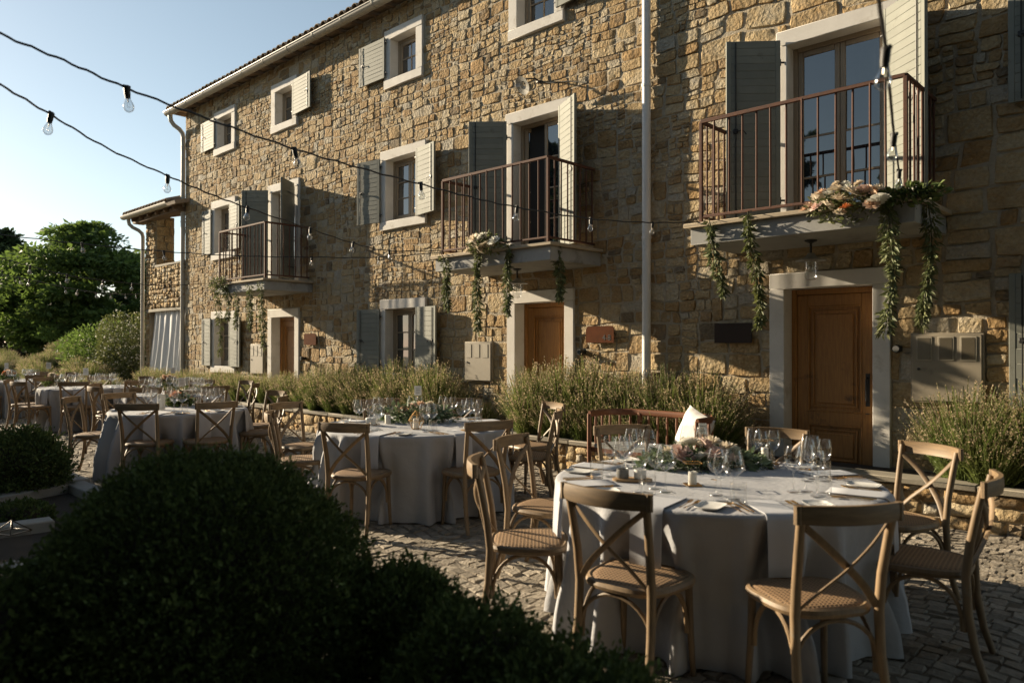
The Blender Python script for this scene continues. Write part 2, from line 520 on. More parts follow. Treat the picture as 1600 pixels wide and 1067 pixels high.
M['box_leaf'] = pm('box_shrub_leaf', (0.105, 0.14, 0.042), (0.07, 0.098, 0.03), rough=0.75, spec=0.2, scale=9, tone=0.4, transl=0.2)
M['new_leaf'] = pm('new_box_growth', (0.17, 0.215, 0.07), (0.12, 0.16, 0.05), rough=0.75, spec=0.2, scale=9, tone=0.4, transl=0.25)
M['shrub_leaf'] = pm('pale_shrub_leaf', (0.13, 0.14, 0.045), (0.08, 0.10, 0.03), rough=0.6, scale=3, tone=0.35, transl=0.35)
M['lavender_leaf'] = pm('lavender_stem_green', (0.105, 0.152, 0.036), (0.165, 0.19, 0.055), rough=0.65, scale=3, tone=0.35, transl=0.45, coord='pos')
M['lavender_flower'] = pm('dry_lavender_flower', (0.42, 0.33, 0.20), (0.32, 0.25, 0.18), rough=0.85, scale=5, tone=0.3, transl=0.45, coord='pos')
M['garland_leaf'] = pm('garland_leaf', (0.10, 0.13, 0.05), (0.15, 0.155, 0.065), rough=0.65, scale=7, tone=0.5, transl=0.25)
M['eucalyptus'] = pm('eucalyptus_leaf', (0.15, 0.19, 0.115), (0.09, 0.135, 0.055), rough=0.6, scale=9, tone=0.4, transl=0.2)
M['cream_petal'] = pm('cream_petal', (0.72, 0.64, 0.51), (0.66, 0.56, 0.43), rough=0.7, transl=0.25, scale=14)
M['peach_petal'] = pm('peach_petal', (0.69, 0.46, 0.31), (0.66, 0.50, 0.37), rough=0.7, transl=0.25, scale=14)
M['pink_petal'] = pm('blush_petal', (0.64, 0.43, 0.36), (0.60, 0.48, 0.42), rough=0.7, transl=0.25, scale=14)
M['white_petal'] = pm('white_petal', (0.74, 0.72, 0.66), (0.66, 0.66, 0.58), rough=0.7, transl=0.25, scale=14)
M['orange_petal'] = pm('orange_petal', (0.62, 0.20, 0.06), (0.55, 0.24, 0.10), rough=0.7, transl=0.25, scale=14)
M['box_paint'] = pm('beige_box_paint', (0.25, 0.215, 0.16), (0.225, 0.195, 0.145), rough=0.6, scale=4, coord='pos', bump=0.1, bscale=30, bdist=0.002, wear=((0.17, 0.145, 0.105), 5.0, 0.60))
M['meter_glass'] = pm('meter_window', (0.10, 0.085, 0.06), rough=0.12)
M['meter_panel'] = pm('meter_panel', (0.32, 0.285, 0.22), rough=0.6)
M['corten'] = pm('corten_steel', (0.12, 0.042, 0.018), (0.075, 0.03, 0.015), rough=0.95, spec=0.1, scale=9, bump=0.3, bscale=90, bdist=0.002)
M['dark_corten'] = pm('dark_corten', (0.022, 0.013, 0.010), (0.030, 0.017, 0.012), rough=0.85, scale=12)
M['curtain'] = pm('white_curtain', (0.78, 0.79, 0.80), (0.74, 0.75, 0.76), rough=0.9, transl=0.3)
M['lantern'] = pm('dark_lantern_metal', (0.05, 0.035, 0.02), rough=0.4, metal=0.6)
M['zinc'] = pm('zinc_lamp', (0.36, 0.35, 0.32), rough=0.4, metal=0.3)

# ------------------------------------------------------------------ the setting: ground
WY = 7.95                                      # front plane of the facade's mortar
BED_Y = 7.24                                   # front face of the long planter
def struct(name, mb, m, parent=None, smooth=False):
    o = obj(name, mb.mesh(name, smooth=smooth), m, parent)
    if parent is None:
        o['kind'] = 'structure'
    return o
g = MB()
g.V.append(np.array([(-900, -900, -0.06), (900, -900, -0.06), (900, 900, -0.06), (-900, 900, -0.06)], float)); g.F.append([0, 1, 2, 3]); g.n = 4
struct('ground', g, M['field'])

# ------------------------------------------------------------------ the stone house
house = thing('stone_house', 'long three-storey house of rough ochre stone with grey shutters', 'house')
XL, XR, ZT = -18.98, 1.6, 7.46
OPEN = []                                      # outer rectangles of surrounds on the facade

def rect_px(pl, pr, pt, pb, pat=None):
    """outer rectangle on the facade from photograph pixels: left, right, top (measured at the left edge), bottom"""
    a = at(pl, pt, Y=WY); b = at(pr, 400, Y=WY); c = at(pl, pb, Y=WY)
    return a.x, b.x, c.z, a.z

def surround(parent, x0, x1, z0, z1, jw=0.155, lw=0.165, sill=True, front=None, depth=0.22):
    fr = front if front is not None else WY-0.045
    obj('lintel', MB().box(x0, x1, fr-0.004, WY+depth, z1-lw, z1, 0.008), M['trim'], parent)
    zb = z0+(0.15 if sill else 0)
    for a, b in ((x0, x0+jw), (x1-jw, x1)):
        obj('jamb', MB().box(a, b, fr, WY+depth, zb, z1-lw-0.002, 0.006), M['trim'], parent)
    if sill:
        obj('sill', MB().box(x0-0.005, x1+0.005, fr-0.012, WY+depth, z0, z0+0.148, 0.008), M['trim'], parent)

def sash(parent, x0, x1, z0, z1, y, rows, cols=1, fw=0.055, mat=None, t=0.045):
    """one glazed leaf: a frame with glazing bars, each pane an object; origin at its left edge"""
    m = MB()
    W, H = x1-x0, z1-z0
    m.box(0, fw, -t/2, t/2, 0, H, 0.006); m.box(W-fw, W, -t/2, t/2, 0, H, 0.006)
    m.box(fw, W-fw, -t/2+0.001, t/2-0.001, 0, fw*1.3, 0.005); m.box(fw, W-fw, -t/2+0.001, t/2-0.001, H-fw, H, 0.005)
    iw, ih = W-2*fw, H-2.3*fw
    for k in range(1, rows):
        z = fw*1.3+ih*k/rows
        m.box(fw, W-fw, -t/2+0.006, t/2-0.006, z-0.011, z+0.011, 0.003)
    for k in range(1, cols):
        x = fw+iw*k/cols
        m.box(x-0.010, x+0.010, -t/2+0.008, t/2-0.008, fw, H-fw, 0.003)
    s = obj('sash', m, mat or M['window_wood'], parent, loc=(x0, y, z0))
    return s, [(fw+iw*c/cols, fw+iw*(c+1)/cols, fw*1.3+ih*r/rows, fw*1.3+ih*(r+1)/rows) for r in range(rows) for c in range(cols)], W
def pane(parent, x0, x1, z0, z1, y):
    j = random.uniform(-0.006, 0.006)
    m = MB().box(x0, x1, y-0.003, y+0.003, z0, z1, 0.001)
    return obj('pane', m, M['pane'], parent, rot=None)

def window(x0, x1, z0, z1, rows=3, leaves=2, cols=1, sill=True, name='window', jw=0.155, door=False, left_open=None, depth=0.20):
    OPEN.append((x0, x1, z0, z1))
    w = thing_part(name, house)
    surround(w, x0, x1, z0, z1, jw=jw, sill=sill)
    a, b = x0+jw, x1-jw
    c, d = (z0+0.15 if sill else z0), z1-0.165
    y = WY+depth-0.05
    fm = MB()
    fm.box(a, a+0.05, y-0.02, y+0.05, c, d, 0.005); fm.box(b-0.05, b, y-0.02, y+0.05, c, d, 0.005)
    fm.box(a+0.05, b-0.05, y-0.019, y+0.05, d-0.05, d, 0.005); fm.box(a+0.05, b-0.05, y-0.019, y+0.05, c, c+0.04, 0.005)
    obj('frame', fm, M['window_wood'], w)
    obj('room_shadow', MB().box(a, b, y+0.06, y+0.07, c, d, 0.002), M['room_shadow'], w)  # flat dark sheet painted as the unlit space behind the glass
    a2, b2 = a+0.052, b-0.052
    lw = (b2-a2)/leaves
    for k in range(leaves):
        xa = a2+lw*k
        if left_open and k == 0:
            s, ps, W = sash(w, xa, xa+lw-0.003, c+0.042, d-0.052, y+0.02, rows, cols)
            s.rotation_euler = (0, 0, left_open)
            for p in ps:
                pm_ = MB().box(xa*0+p[0], p[1], -0.003, 0.003, p[2], p[3], 0.001)
                q = obj('pane', pm_, M['pane'], w, loc=s.location, rot=(0, 0, left_open))
            continue
        s, ps, W = sash(w, xa, xa+lw-0.003, c+0.042, d-0.052, y+0.012, rows, cols)
        for p in ps:
            q = obj('pane', MB().box(p[0], p[1], -0.003, 0.003, p[2], p[3], 0.001), M['pane'], w, loc=s.location, rot=(random.uniform(-0.012, 0.012), 0, random.uniform(-0.015, 0.015)))
    return w

def thing_part(name, parent, loc=(0, 0, 0)):
    o = bpy.data.objects.new(name, None)
    o.empty_display_size = 0.1
    COL.objects.link(o)
    o.parent = parent
    o.location = loc
    return o

def shutter(hx, z0, z1, w, side, phi, rows, y=None, diag=False):
    """a boarded shutter on a vertical hinge at hx; side -1 opens to -X, +1 to +X; phi is its angle off the wall"""
    s = thing_part('shutter', house, loc=(hx, (y if y is not None else WY-0.075), z0))
    s.rotation_euler = (0, 0, (-phi if side > 0 else PI+phi))
    H = z1-z0
    t = 0.036
    o = -1 if side > 0 else 1                  # local -Y is outward for right shutters, +Y for left ones
    bh = H/rows
    sg = o
    for k in range(rows):
        e = random.uniform(-0.0015, 0.0015)
        m = MB().box(0.05, w-0.05, -t/2+0.002, t/2-0.002+e, bh*k+0.0015, bh*(k+1)-0.0015, 0.003)
        obj('board', m, M['shutter'], s)
    fm = MB()
    fm.box(0, 0.05, -t/2, t/2, 0, H, 0.004); fm.box(w-0.05, w, -t/2, t/2, 0, H, 0.004)
    fm.box(0.05, w-0.05, -0.012, 0.012, 0.004, H-0.004, 0.001)
    obj('frame', fm, M['shutter'], s)
    im = MB()
    im.tube([(w-0.10, sg*0.026, 0.02), (w-0.10, sg*0.026, H-0.02)], 0.006, 6)
    im.box(w-0.125, w-0.075, sg*0.018-0.012, sg*0.018+0.012, H*0.5-0.02, H*0.5+0.03, 0.004)
    im.tube([(w-0.10, sg*0.032, H*0.5), (w-0.17, sg*0.045, H*0.5+0.01), (w-0.21, sg*0.04, H*0.5-0.035)], 0.006, 6)
    obj('latch_bar', im, M['iron'], s)
    for z in (0.12*H, 0.88*H):
        hm = MB().tube([(-0.045, 0, z), (0.0, 0, z)], 0.011, 6)
        hm.tube([(0.0, 0, z-0.035), (0.0, 0, z+0.035)], 0.012, 6)
        hm.box(0.0, w*0.55, -sg*(t/2+0.004)-0.002, -sg*(t/2+0.004)+0.002, z-0.012, z+0.012, 0.002)
        obj('hinge', hm, M['iron'], s)
    return s

# --- windows of the top floor
TOPZ0, TOPZ1 = 6.07, 7.07
tops = [rect_px(336.8, 368.7, 175.6, 242), rect_px(426.3, 465.8, 132.8, 204.2), rect_px(603.5, 662, 45.1, 132.3), rect_px(797.4, 883, -45, 54.4)]
for (x0, x1, z0, z1) in tops:
    window(x0, x1, TOPZ0-0.02, TOPZ1, rows=2, leaves=1, cols=2, jw=0.17)
window(-2.95, -1.9, TOPZ0-0.02, TOPZ1, rows=2, leaves=1, cols=2, jw=0.17)
shutter(tops[0][0]+0.10, 6.24, 6.95, 0.76, -1, R(-2), 10)
shutter(tops[1][1]-0.10, 6.24, 6.95, 0.76, 1, R(4), 10)
shutter(tops[2][0]+0.06, 6.24, 6.95, 0.76, -1, R(0), 10)
shutter(tops[3][1]-0.10, 6.24, 6.95, 0.76, 1, R(6), 10)
# --- middle floor
lw = rect_px(333, 370, 319, 402)
window(lw[0], lw[1], 3.58, 4.97, rows=3, leaves=1, cols=2, jw=0.16)
shutter(lw[0]+0.06, 3.74, 4.80, 0.50, -1, R(-2), 13)
shutter(lw[1]-0.20, 3.74, 4.80, 0.55, 1, R(4), 13)
mw = rect_px(596.9, 667.8, 235.6, 360.3)
window(mw[0], mw[1], 3.58, 4.97, rows=3, leaves=2)
shutter(mw[0]+0.04, 3.72, 4.84, 0.56, -1, R(9), 14)
shutter(mw[1]-0.20, 3.72, 4.84, 0.60, 1, R(10), 14)
# --- ground floor windows
window(lw[0], lw[1], 0.93, 2.36, rows=3, leaves=1, cols=2, jw=0.16)
shutter(lw[0]+0.06, 1.08, 2.20, 0.50, -1, R(-2), 13)
shutter(lw[1]-0.20, 1.08, 2.20, 0.55, 1, R(2), 13)
window(mw[0], mw[1], 0.93, 2.36, rows=3, leaves=2)
shutter(mw[0]+0.04, 1.08, 2.20, 0.56, -1, R(9), 14)
shutter(mw[1]-0.20, 1.08, 2.20, 0.60, 1, R(7), 14)
# --- balcony doors
BD = []
for (pl, pr) in ((420.7, 469.4), (792.4, 892.5)):
    a = at(pl, 400, Y=WY).x; b = at(pr, 400, Y=WY).x
    BD.append((a, b))
rx0 = at(1215.5, 400, Y=WY).x
BD.append((rx0, rx0+1.24))
window(*BD[0], 2.83, 4.96, rows=4, leaves=2, sill=False, name='balcony_door')
window(*BD[1], 2.83, 4.98, rows=4, leaves=2, sill=False, name='balcony_door', left_open=R(38))
window(*BD[2], 2.83, 4.99, rows=4, leaves=2, sill=False, name='balcony_door', jw=0.12)
SH0, SH1 = 2.90, 4.86
shutter(BD[0][0]+0.08, SH0, SH1, 0.56, -1, R(43), 24)
shutter(BD[0][1]-0.15, SH0, SH1, 0.56, 1, R(54), 24)
shutter(BD[1][0]+0.06, SH0, SH1, 0.56, -1, R(42), 24)
shutter(BD[1][1]-0.15, SH0, SH1, 0.58, 1, R(29), 24)
shutter(BD[2][0]+0.06, SH0, SH1+0.02, 0.58, -1, R(40), 24)
shutter(BD[2][1]-0.12, SH0, SH1+0.02, 0.60, 1, R(38), 24)
# --- the window past the frame's edge: only its shutters show
window(-1.08, 0.15, 3.58, 4.97, rows=3, leaves=2)
window(-1.08, 0.15, 0.93, 2.36, rows=3, leaves=2)
shutter(-1.04, 3.72, 4.90, 0.31, -1, R(2), 14)
shutter(-1.04, 1.0, 2.20, 0.31, -1, R(2), 9)
shutter(0.0, 3.72, 4.84, 0.56, 1, R(5), 14)
shutter(0.0, 1.08, 2.20, 0.56, 1, R(5), 14)

# --- entrance doors
def entrance(x0, x1, ztop, z0=0.12, jw=0.165, fancy=True, slim=False):
    OPEN.append((x0, x1, -0.2, ztop))
    d = thing_part('door', house)
    surround(d, x0, x1, z0-0.1, ztop, jw=jw, lw=0.17, sill=False, depth=0.30)
    obj('threshold', MB().box(x0, x1, WY-0.10, WY+0.35, z0-0.14, z0, 0.01), M['trim'], d)
    a, b = x0+jw, x1-jw
    y = WY+0.175
    top = ztop-0.172
    fm = MB()
    fm.box(a, a+0.055, y-0.02, y+0.06, z0, top, 0.006); fm.box(b-0.055, b, y-0.02, y+0.06, z0, top, 0.006)
    fm.box(a+0.055, b-0.055, y-0.018, y+0.06, top-0.06, top, 0.006)
    obj('frame', fm, M['door'], d)
    a, b, top = a+0.058, b-0.058, top-0.064
    W = b-a
    zm = z0+0.66
    leaf = MB()
    st = 0.115
    leaf.box(a, a+st, y, y+0.05, z0+0.01, top, 0.004); leaf.box(b-st, b, y, y+0.05, z0+0.01, top, 0.004)
    for (p, q) in ((z0+0.01, z0+0.16), (zm-0.07, zm+0.07), (top-0.12, top)):
        leaf.box(a+st+0.001, b-st-0.001, y+0.001, y+0.05, p, q, 0.004)
    obj('leaf', leaf, M['door'], d)
    for (p, q) in ((z0+0.16, zm-0.07), (zm+0.07, top-0.12)):
        pn = MB()
        pn.box(a+st, b-st, y+0.022, y+0.045, p, q, 0.002)
        i = 0.09
        pn.box(a+st+i, b-st-i, y+0.006, y+0.03, p+i, q-i, 0.012)
        for s in (0.0, 0.03):                                        # moulding rings
            t = 0.016
            yy = y-0.006+s*0.35
            xa, xb, za, zb = a+st+s*1.6, b-st-s*1.6, p+s*1.6, q-s*1.6
            pn.box(xa, xa+t, yy, yy+0.03, za, zb, 0.005); pn.box(xb-t, xb, yy, yy+0.03, za, zb, 0.005)
            pn.box(xa+t, xb-t, yy+0.001, yy+0.03, za, za+t, 0.005); pn.box(xa+t, xb-t, yy+0.001, yy+0.03, zb-t, zb, 0.005)
        obj('door_panel', pn, M['door'], d)
    hx = b-0.055
    hz = z0+0.98
    hm = MB().box(hx-0.02, hx+0.02, y-0.01, y, hz-0.17, hz+0.17, 0.004)
    hm.tube([(hx, y-0.005, hz+0.13), (hx, y-0.055, hz+0.11), (hx, y-0.06, hz), (hx, y-0.055, hz-0.11), (hx, y-0.005, hz-0.13)], 0.009, 8)
    hm.lathe([(0.0, 0), (0.022, 0), (0.022, 0.008), (0, 0.008)], 10, (hx, y-0.012, hz-0.25))
    obj('handle', hm, M['iron'], d)
    return d
md = rect_px(794.9, 899, 464.5, 700)
entrance(md[0], md[1], 2.345)
ld = rect_px(420.9, 469.6, 487.2, 600)
entrance(ld[0], ld[1], 2.32)
rd = rect_px(1204.7, 1392.5, 431, 700)
entrance(rd[0], rd[1], 2.345)

# --- facade mortar sheet with its openings left free
def facade_sheet(x0, x1, z0, z1, holes, y):
    xs = sorted({x0, x1} | {v for h in holes for v in h[:2] if x0 < v < x1})
    zs = sorted({z0, z1} | {v for h in holes for v in h[2:] if z0 < v < z1})
    V, F = [], []
    for i in range(len(xs)-1):
        for j in range(len(zs)-1):
            cx, cz = (xs[i]+xs[i+1])/2, (zs[j]+zs[j+1])/2
            if any(h[0] < cx < h[1] and h[2] < cz < h[3] for h in holes):
                continue
            k = len(V)
            V += [(xs[i], y, zs[j]), (xs[i+1], y, zs[j]), (xs[i+1], y, zs[j+1]), (xs[i], y, zs[j+1])]
            F.append([k, k+1, k+2, k+3])
    return V, F
holes = [(a+0.05, b-0.05, c+0.05 if c > 0 else c, d-0.05) for a, b, c, d in OPEN]
wm = MB()
wm.add(*facade_sheet(XL, XR, -0.1, ZT, holes, WY))
wm.box(XL, XL+0.3, WY+0.002, WY+6, -0.1, ZT, 0.01)
wm.box(XR-0.3, XR, WY+0.002, WY+6, -0.1, ZT, 0.01)
wm.box(XL+0.3, XR-0.3, WY+5.8, WY+6, -0.1, ZT, 0.01)
wall = obj('wall', wm.mesh('wall', smooth=False), M['mortar'], house)

def warp(x, z, s=0.05):
    v = mnoise.noise_vector(Vector((x*1.1, 3.7, z*1.4)))
    w = mnoise.noise_vector(Vector((x*4.1, 9.2, z*4.3)))
    return x+s*v.x+0.034*w.x, z+s*v.z*1.1+0.032*w.z

def split_rect(x0, x1, z0, z1, big, out):
    w, h = x1-x0, z1-z0
    tw, th = big*random.uniform(0.6, 1.35), big*0.58*random.uniform(0.6, 1.35)
    if w <= tw and h <= th:
        out.append((x0, x1, z0, z1)); return
    r = random.uniform(0.36, 0.64)
    if w/tw > h/th:
        split_rect(x0, x0+w*r, z0, z1, big, out); split_rect(x0+w*r, x1, z0, z1, big, out)
    else:
        split_rect(x0, x1, z0, z0+h*r, big, out); split_rect(x0, x1, z0+h*r, z1, big, out)

def cut(rects, hole, mn=0.05):
    out = []
    a, b, c, d = hole
    for (x0, x1, z0, z1) in rects:
        if x1 <= a or x0 >= b or z1 <= c or z0 >= d:
            out.append((x0, x1, z0, z1)); continue
        for q in ((x0, a, z0, z1), (b, x1, z0, z1), (max(x0, a), min(x1, b), z0, c), (max(x0, a), min(x1, b), d, z1)):
            if q[1]-q[0] > mn and q[3]-q[2] > mn:
                out.append(q)
    return out

NU, NV = 6, 5
_uu, _vv = np.meshgrid(np.array([-1, -0.93, -0.36, 0.36, 0.93, 1]), np.array([-1, -0.92, 0, 0.92, 1]), indexing='ij')
_SF = np.array([[i*NV+j, (i+1)*NV+j, (i+1)*NV+j+1, i*NV+j+1] for i in range(NU-1) for j in range(NV-1)])
def stone_shape(corners, y, prot, gap=0.010, rough=0.014, seed=0.0, out=-1):
    """pillowed, lumpy face of one rubble stone; corners (x,z) c00 c10 c11 c01; out is the outward sign along Y"""
    c = np.array(corners, float)
    ctr = c.mean(0)
    e = c-ctr
    d = np.linalg.norm(e, axis=1)
    c = ctr+e*np.maximum(0.2, 1-gap*1.4/np.maximum(d, 1e-3))[:, None]
    k = random.uniform(0.02, 0.20)
    u = _uu*np.sqrt(np.maximum(0, 1-k*_vv**2*np.abs(_uu)))
    v = _vv*np.sqrt(np.maximum(0, 1-k*_uu**2*np.abs(_vv)))
    a = (1+u)/2; b = (1+v)/2
    X = (1-a)*(1-b)*c[0, 0]+a*(1-b)*c[1, 0]+a*b*c[2, 0]+(1-a)*b*c[3, 0]
    Z = (1-a)*(1-b)*c[0, 1]+a*(1-b)*c[1, 1]+a*b*c[2, 1]+(1-a)*b*c[3, 1]
    ring = (np.abs(_uu) == 1) | (np.abs(_vv) == 1)
    inner = 1-0.10*np.maximum(np.abs(_uu), np.abs(_vv))**4
    n = rng.normal(0, rough, X.shape)
    H = np.where(ring, -0.004, prot*inner+n+random.uniform(-0.4, 0.4)*prot*_uu*0.5+random.uniform(-0.4, 0.4)*prot*_vv*0.5)
    X = X+np.where(ring, rng.normal(0, 0.003, X.shape), rng.normal(0, 0.005, X.shape))
    Z = Z+np.where(ring, rng.normal(0, 0.003, X.shape), rng.normal(0, 0.004, X.shape))
    return np.stack([X, y+out*H, Z], -1).reshape(-1, 3)

# coarse cells in staggered rows, split at random into rubble, openings cut out
cells = []
z = -0.1
while z < ZT:
    h = min(random.uniform(0.45, 0.8), ZT-z+0.05)
    x = XL+0.0-random.uniform(0, 0.3)
    while x < XR:
        w = random.uniform(0.5, 1.1)
        low = 1.0 if z > 2.3 else 1.18
        big = (0.30 if x < -5.0 else 0.41)*low
        dz = random.uniform(-0.03, 0.03)
        sub = []
        split_rect(max(x, XL), min(x+w, XR), z, min(z+h, ZT), big*random.choice((0.72, 0.95, 1.15, 1.5)), sub)
        cells += [s for s in sub if s[1]-s[0] > 0.03]
        x += w
    z += h
for o_ in OPEN:
    cells = cut(cells, (o_[0]+0.005, o_[1]-0.005, o_[2]+0.004, o_[3]-0.004))
near = []
for (x0, x1, z0, z1) in cells:
    cs = []
    for (x, z) in ((x0, z0), (x1, z0), (x1, z1), (x0, z1)):
        wx, wz = warp(x, z)
        # corners against a surround stay on it
        for o_ in OPEN:
            if o_[2]-0.06 < z < o_[3]+0.06 and o_[0]-0.06 < x < o_[1]+0.06:
                wx, wz = x, z
        wx = min(max(wx, XL), XR)
        wz = min(wz, ZT)
        cs.append((wx, wz))
    w, h = x1-x0, z1-z0
    px, py, dep = pix(((x0+x1)/2, WY, (z0+z1)/2))
    fl = random.random()
    prot = random.choice((random.uniform(0.004, 0.012), random.uniform(0.007, 0.021))) if x0 < -5.0 or z0 < 0.9 else random.uniform(0.008, 0.026)
    V = stone_shape(cs, WY, prot, gap=random.uniform(0.005, 0.014), rough=min(0.0065, 0.03*min(w, h)))
    inview = 0 < px < 1600 and 0 < py < 720
    ang = (FPX/dep)**2*w*h*abs(WY/dep)
    tone = float(np.clip(random.gauss(0.5, 0.24), 0, 1))
    near.append((ang if inview else 0.0, V, tone))
near.sort(key=lambda t: -t[0])
for (a, V, t) in near[:298]:
    c0 = V.mean(0)
    me = mesh_np('stone', V-c0, _SF, sharp=32)
    set_tone(me, t)
    obj('stone', me, M['stone'], wall, loc=tuple(c0))
rest = near[298:]
V = np.concatenate([v for _, v, _ in rest])
F = np.concatenate([_SF+i*NU*NV for i in range(len(rest))])
me = mesh_np('stone', V, F, sharp=32)
set_tone(me, np.repeat([t for _, _, t in rest], NU*NV))
o = obj('stone', me, M['stone'], wall)
o['kind'] = 'stuff'
print('stones', len(near))

# --- roof, gutter, soffit
roof = obj('roof', MB().obox((( XL+XR)/2, WY+2.6, ZT+0.10+0.33*2.85), ((1, 0, 0), (0, math.cos(R(18.3)), math.sin(R(18.3))), (0, -math.sin(R(18.3)), math.cos(R(18.3)))), ((XR-XL)/2+0.35, 3.05, 0.03), 0.01), M['tile'], house)
tm = MB()
tv = []
for k in range(9):
    a = PI*k/8
    tv.append((math.cos(a)*0.085, math.sin(a)*0.075))
G = np.array([[(x, s*math.cos(R(18.3)), z+s*math.sin(R(18.3))+0.02) for (x, z) in tv] for s in (0.0, 0.5)])
tile_me = MB().sheet(G, (0, 0, -0.012)).mesh('roof_tile')
tile_me.materials.append(M['tile'])
x = XL-0.33
while x < XR+0.3:
    o = obj('roof_tile', tile_me, None, roof)
    o.location = (x, WY-0.335+random.uniform(-0.012, 0.012), ZT+0.085+random.uniform(-0.004, 0.004))
    x += 0.205
gm = MB()
GY, GZ, gr = WY-0.30, ZT+0.02, 0.095
prof = [(math.cos(PI+PI*k/8)*gr, math.sin(PI+PI*k/8)*gr) for k in range(9)]
G = np.array([[(xx, GY+a, GZ+b) for a, b in prof] for xx in np.linspace(XL-0.42, XR+0.3, 12)])
gm.sheet(G, (0, 0, 0.004))
gm.tube([(XL-0.42, GY-gr, GZ), (XR+0.3, GY-gr, GZ)], 0.012, 6)
gutter = obj('gutter', gm, M['gutter'], house)
x = XL-0.1
while x < XR:
    pr2 = [(math.cos(PI+PI*k/8)*(gr+0.006), math.sin(PI+PI*k/8)*(gr+0.006)) for k in range(9)]
    G = np.array([[(xx, a, b) for a, b in pr2] for xx in (-0.02, 0.02)])
    obj('gutter_clip', MB().sheet(G, (0, 0, 0.004)), M['gutter'], gutter, loc=(x, GY, GZ))
    x += 0.95
sof = obj('soffit', MB().box(XL-0.36, XR+0.3, WY-0.29, WY+0.1, ZT+0.062, ZT+0.09, 0.004), M['soffit'], house)
x = XL-0.25
raf = MB().box(-0.045, 0.045, -0.27, 0.1, 0, 0.085, 0.006).mesh('rafter')
raf.materials.append(M['rafter'])
while x < XR:
    obj('rafter', raf, None, sof, loc=(x, WY, ZT-0.024))
    x += 0.52

# --- balconies
bal_me = {}
def balcony(x0, x1, yb):
    zt, zb = 2.83, 2.61
    b = obj('balcony', MB().box(x0-0.09, x1+0.09, yb-0.06, WY-0.001, zb, zt-0.045, 0.006), M['concrete'], house)
    obj('edge_stone', MB().box(x0-0.15, x1+0.14, yb-0.11, WY-0.002, zt-0.043, zt, 0.006), M['cap'], b)
    z0, z1 = 2.905, 3.90
    for (pts, r) in (([(x0, WY-0.03, z1), (x0, yb, z1), (x1, yb, z1), (x1, WY-0.03, z1)], 0.017), ([(x0, WY-0.03, z0), (x0, yb, z0), (x1, yb, z0), (x1, WY-0.03, z0)], 0.013)):
        m = MB()
        for p, q in zip(pts[:-1], pts[1:]):
            m.bar(p, q, 2*r, 2*r, b=0.003)
        obj('rail', m, M['rust'], b)
    if 'bar' not in bal_me:
        bal_me['bar'] = MB().tube([(0, 0, z0+0.005), (0, 0, z1-0.005)], 0.0105, 8).mesh('baluster')
        bal_me['post'] = MB().box(-0.017, 0.017, -0.017, 0.017, zt-0.02, z1-0.01, 0.003).mesh('post')
        bal_me['bar'].materials.append(M['rust']); bal_me['post'].materials.append(M['rust'])
    for x in (x0, x1):
        obj('post', bal_me['post'], None, b, loc=(x, yb, 0))
    n = 13
    for k in range(1, n):
        obj('baluster', bal_me['bar'], None, b, loc=(x0+(x1-x0)*k/n, yb, 0), rot=(random.uniform(-.004, .004), random.uniform(-.004, .004), 0))
    for x in (x0, x1):
        for k in range(1, 8):
            obj('baluster', bal_me['bar'], None, b, loc=(x, yb+(WY-yb)*k/7.6, 0))
    return b
YB = 6.98
balcony(at(343.4, 366, Y=YB).x, at(414.3, 366, Y=YB).x, YB)
balcony(at(691.8, 282, Y=YB).x, at(856.3, 244, Y=YB).x, YB)
balcony(at(1095.5, 188, Y=YB+0.02).x, at(1415, 115, Y=YB+0.02).x, YB+0.02)
# dark curtain-side room cloth of the middle balcony door
cu = []
xa, xb = BD[1][0]+0.36, BD[1][0]+0.62
for i in range(25):
    t = i/24
    cu.append([(xa+(xb-xa)*t, WY+0.30+0.03*math.sin(t*22), z) for z in (2.85, 3.6, 4.3, 4.78)])
o = obj('curtain', MB().sheet(np.array(cu), (0, 0.004, 0)), M['curtain'])
tag(o, 'white curtain just inside the half open glazed door of the middle balcony', 'curtain')

# ------------------------------------------------------------------ downpipes, boxes, signs, lamps on the facade
def downpipe(label, x, y, z0, z1, r, mat, swan=None):
    t = thing('downpipe', label, 'downpipe', (x, y, 0))
    pts = [(0, 0, z0), (0, 0, z1)]
    if swan:
        (dx, dy, dz) = swan
        pts = [(0, 0, z0), (0, 0, z1-0.25), (0, 0, z1)] + [(dx*s, dy*s, z1+dz*q) for s, q in ((0.06, 0.22), (0.3, 0.42), (0.7, 0.60), (0.94, 0.80), (1, 1.0), (1, 1.25))]
    obj('pipe', MB().tube(pts, r, 14), mat, t)
    z = z0+0.9
    while z < z1-0.2:
        obj('bracket', MB().tube([(0, 0, z-0.018), (0, 0, z+0.018)], r+0.006, 14).box(-0.02, 0.02, 0, max(0.03, WY-y-0.01), z-0.012, z+0.012, 0.003), mat, t)
        z += 1.9
    return t
px_ = at(1010, 300, Y=WY-0.09).x
downpipe('straight white downpipe running the full height of the wall between two balconies', px_, WY-0.09, 0.1, ZT-0.06, 0.054, M['pipe'])
cx_ = at(286.8, 400, Y=WY-0.02).x
downpipe('beige downpipe with swan neck at the corner of the house under the roof', cx_-0.02, WY-0.03, 0.0, ZT-0.62, 0.055, M['gutter'], swan=(-0.16, -0.26, 0.5))

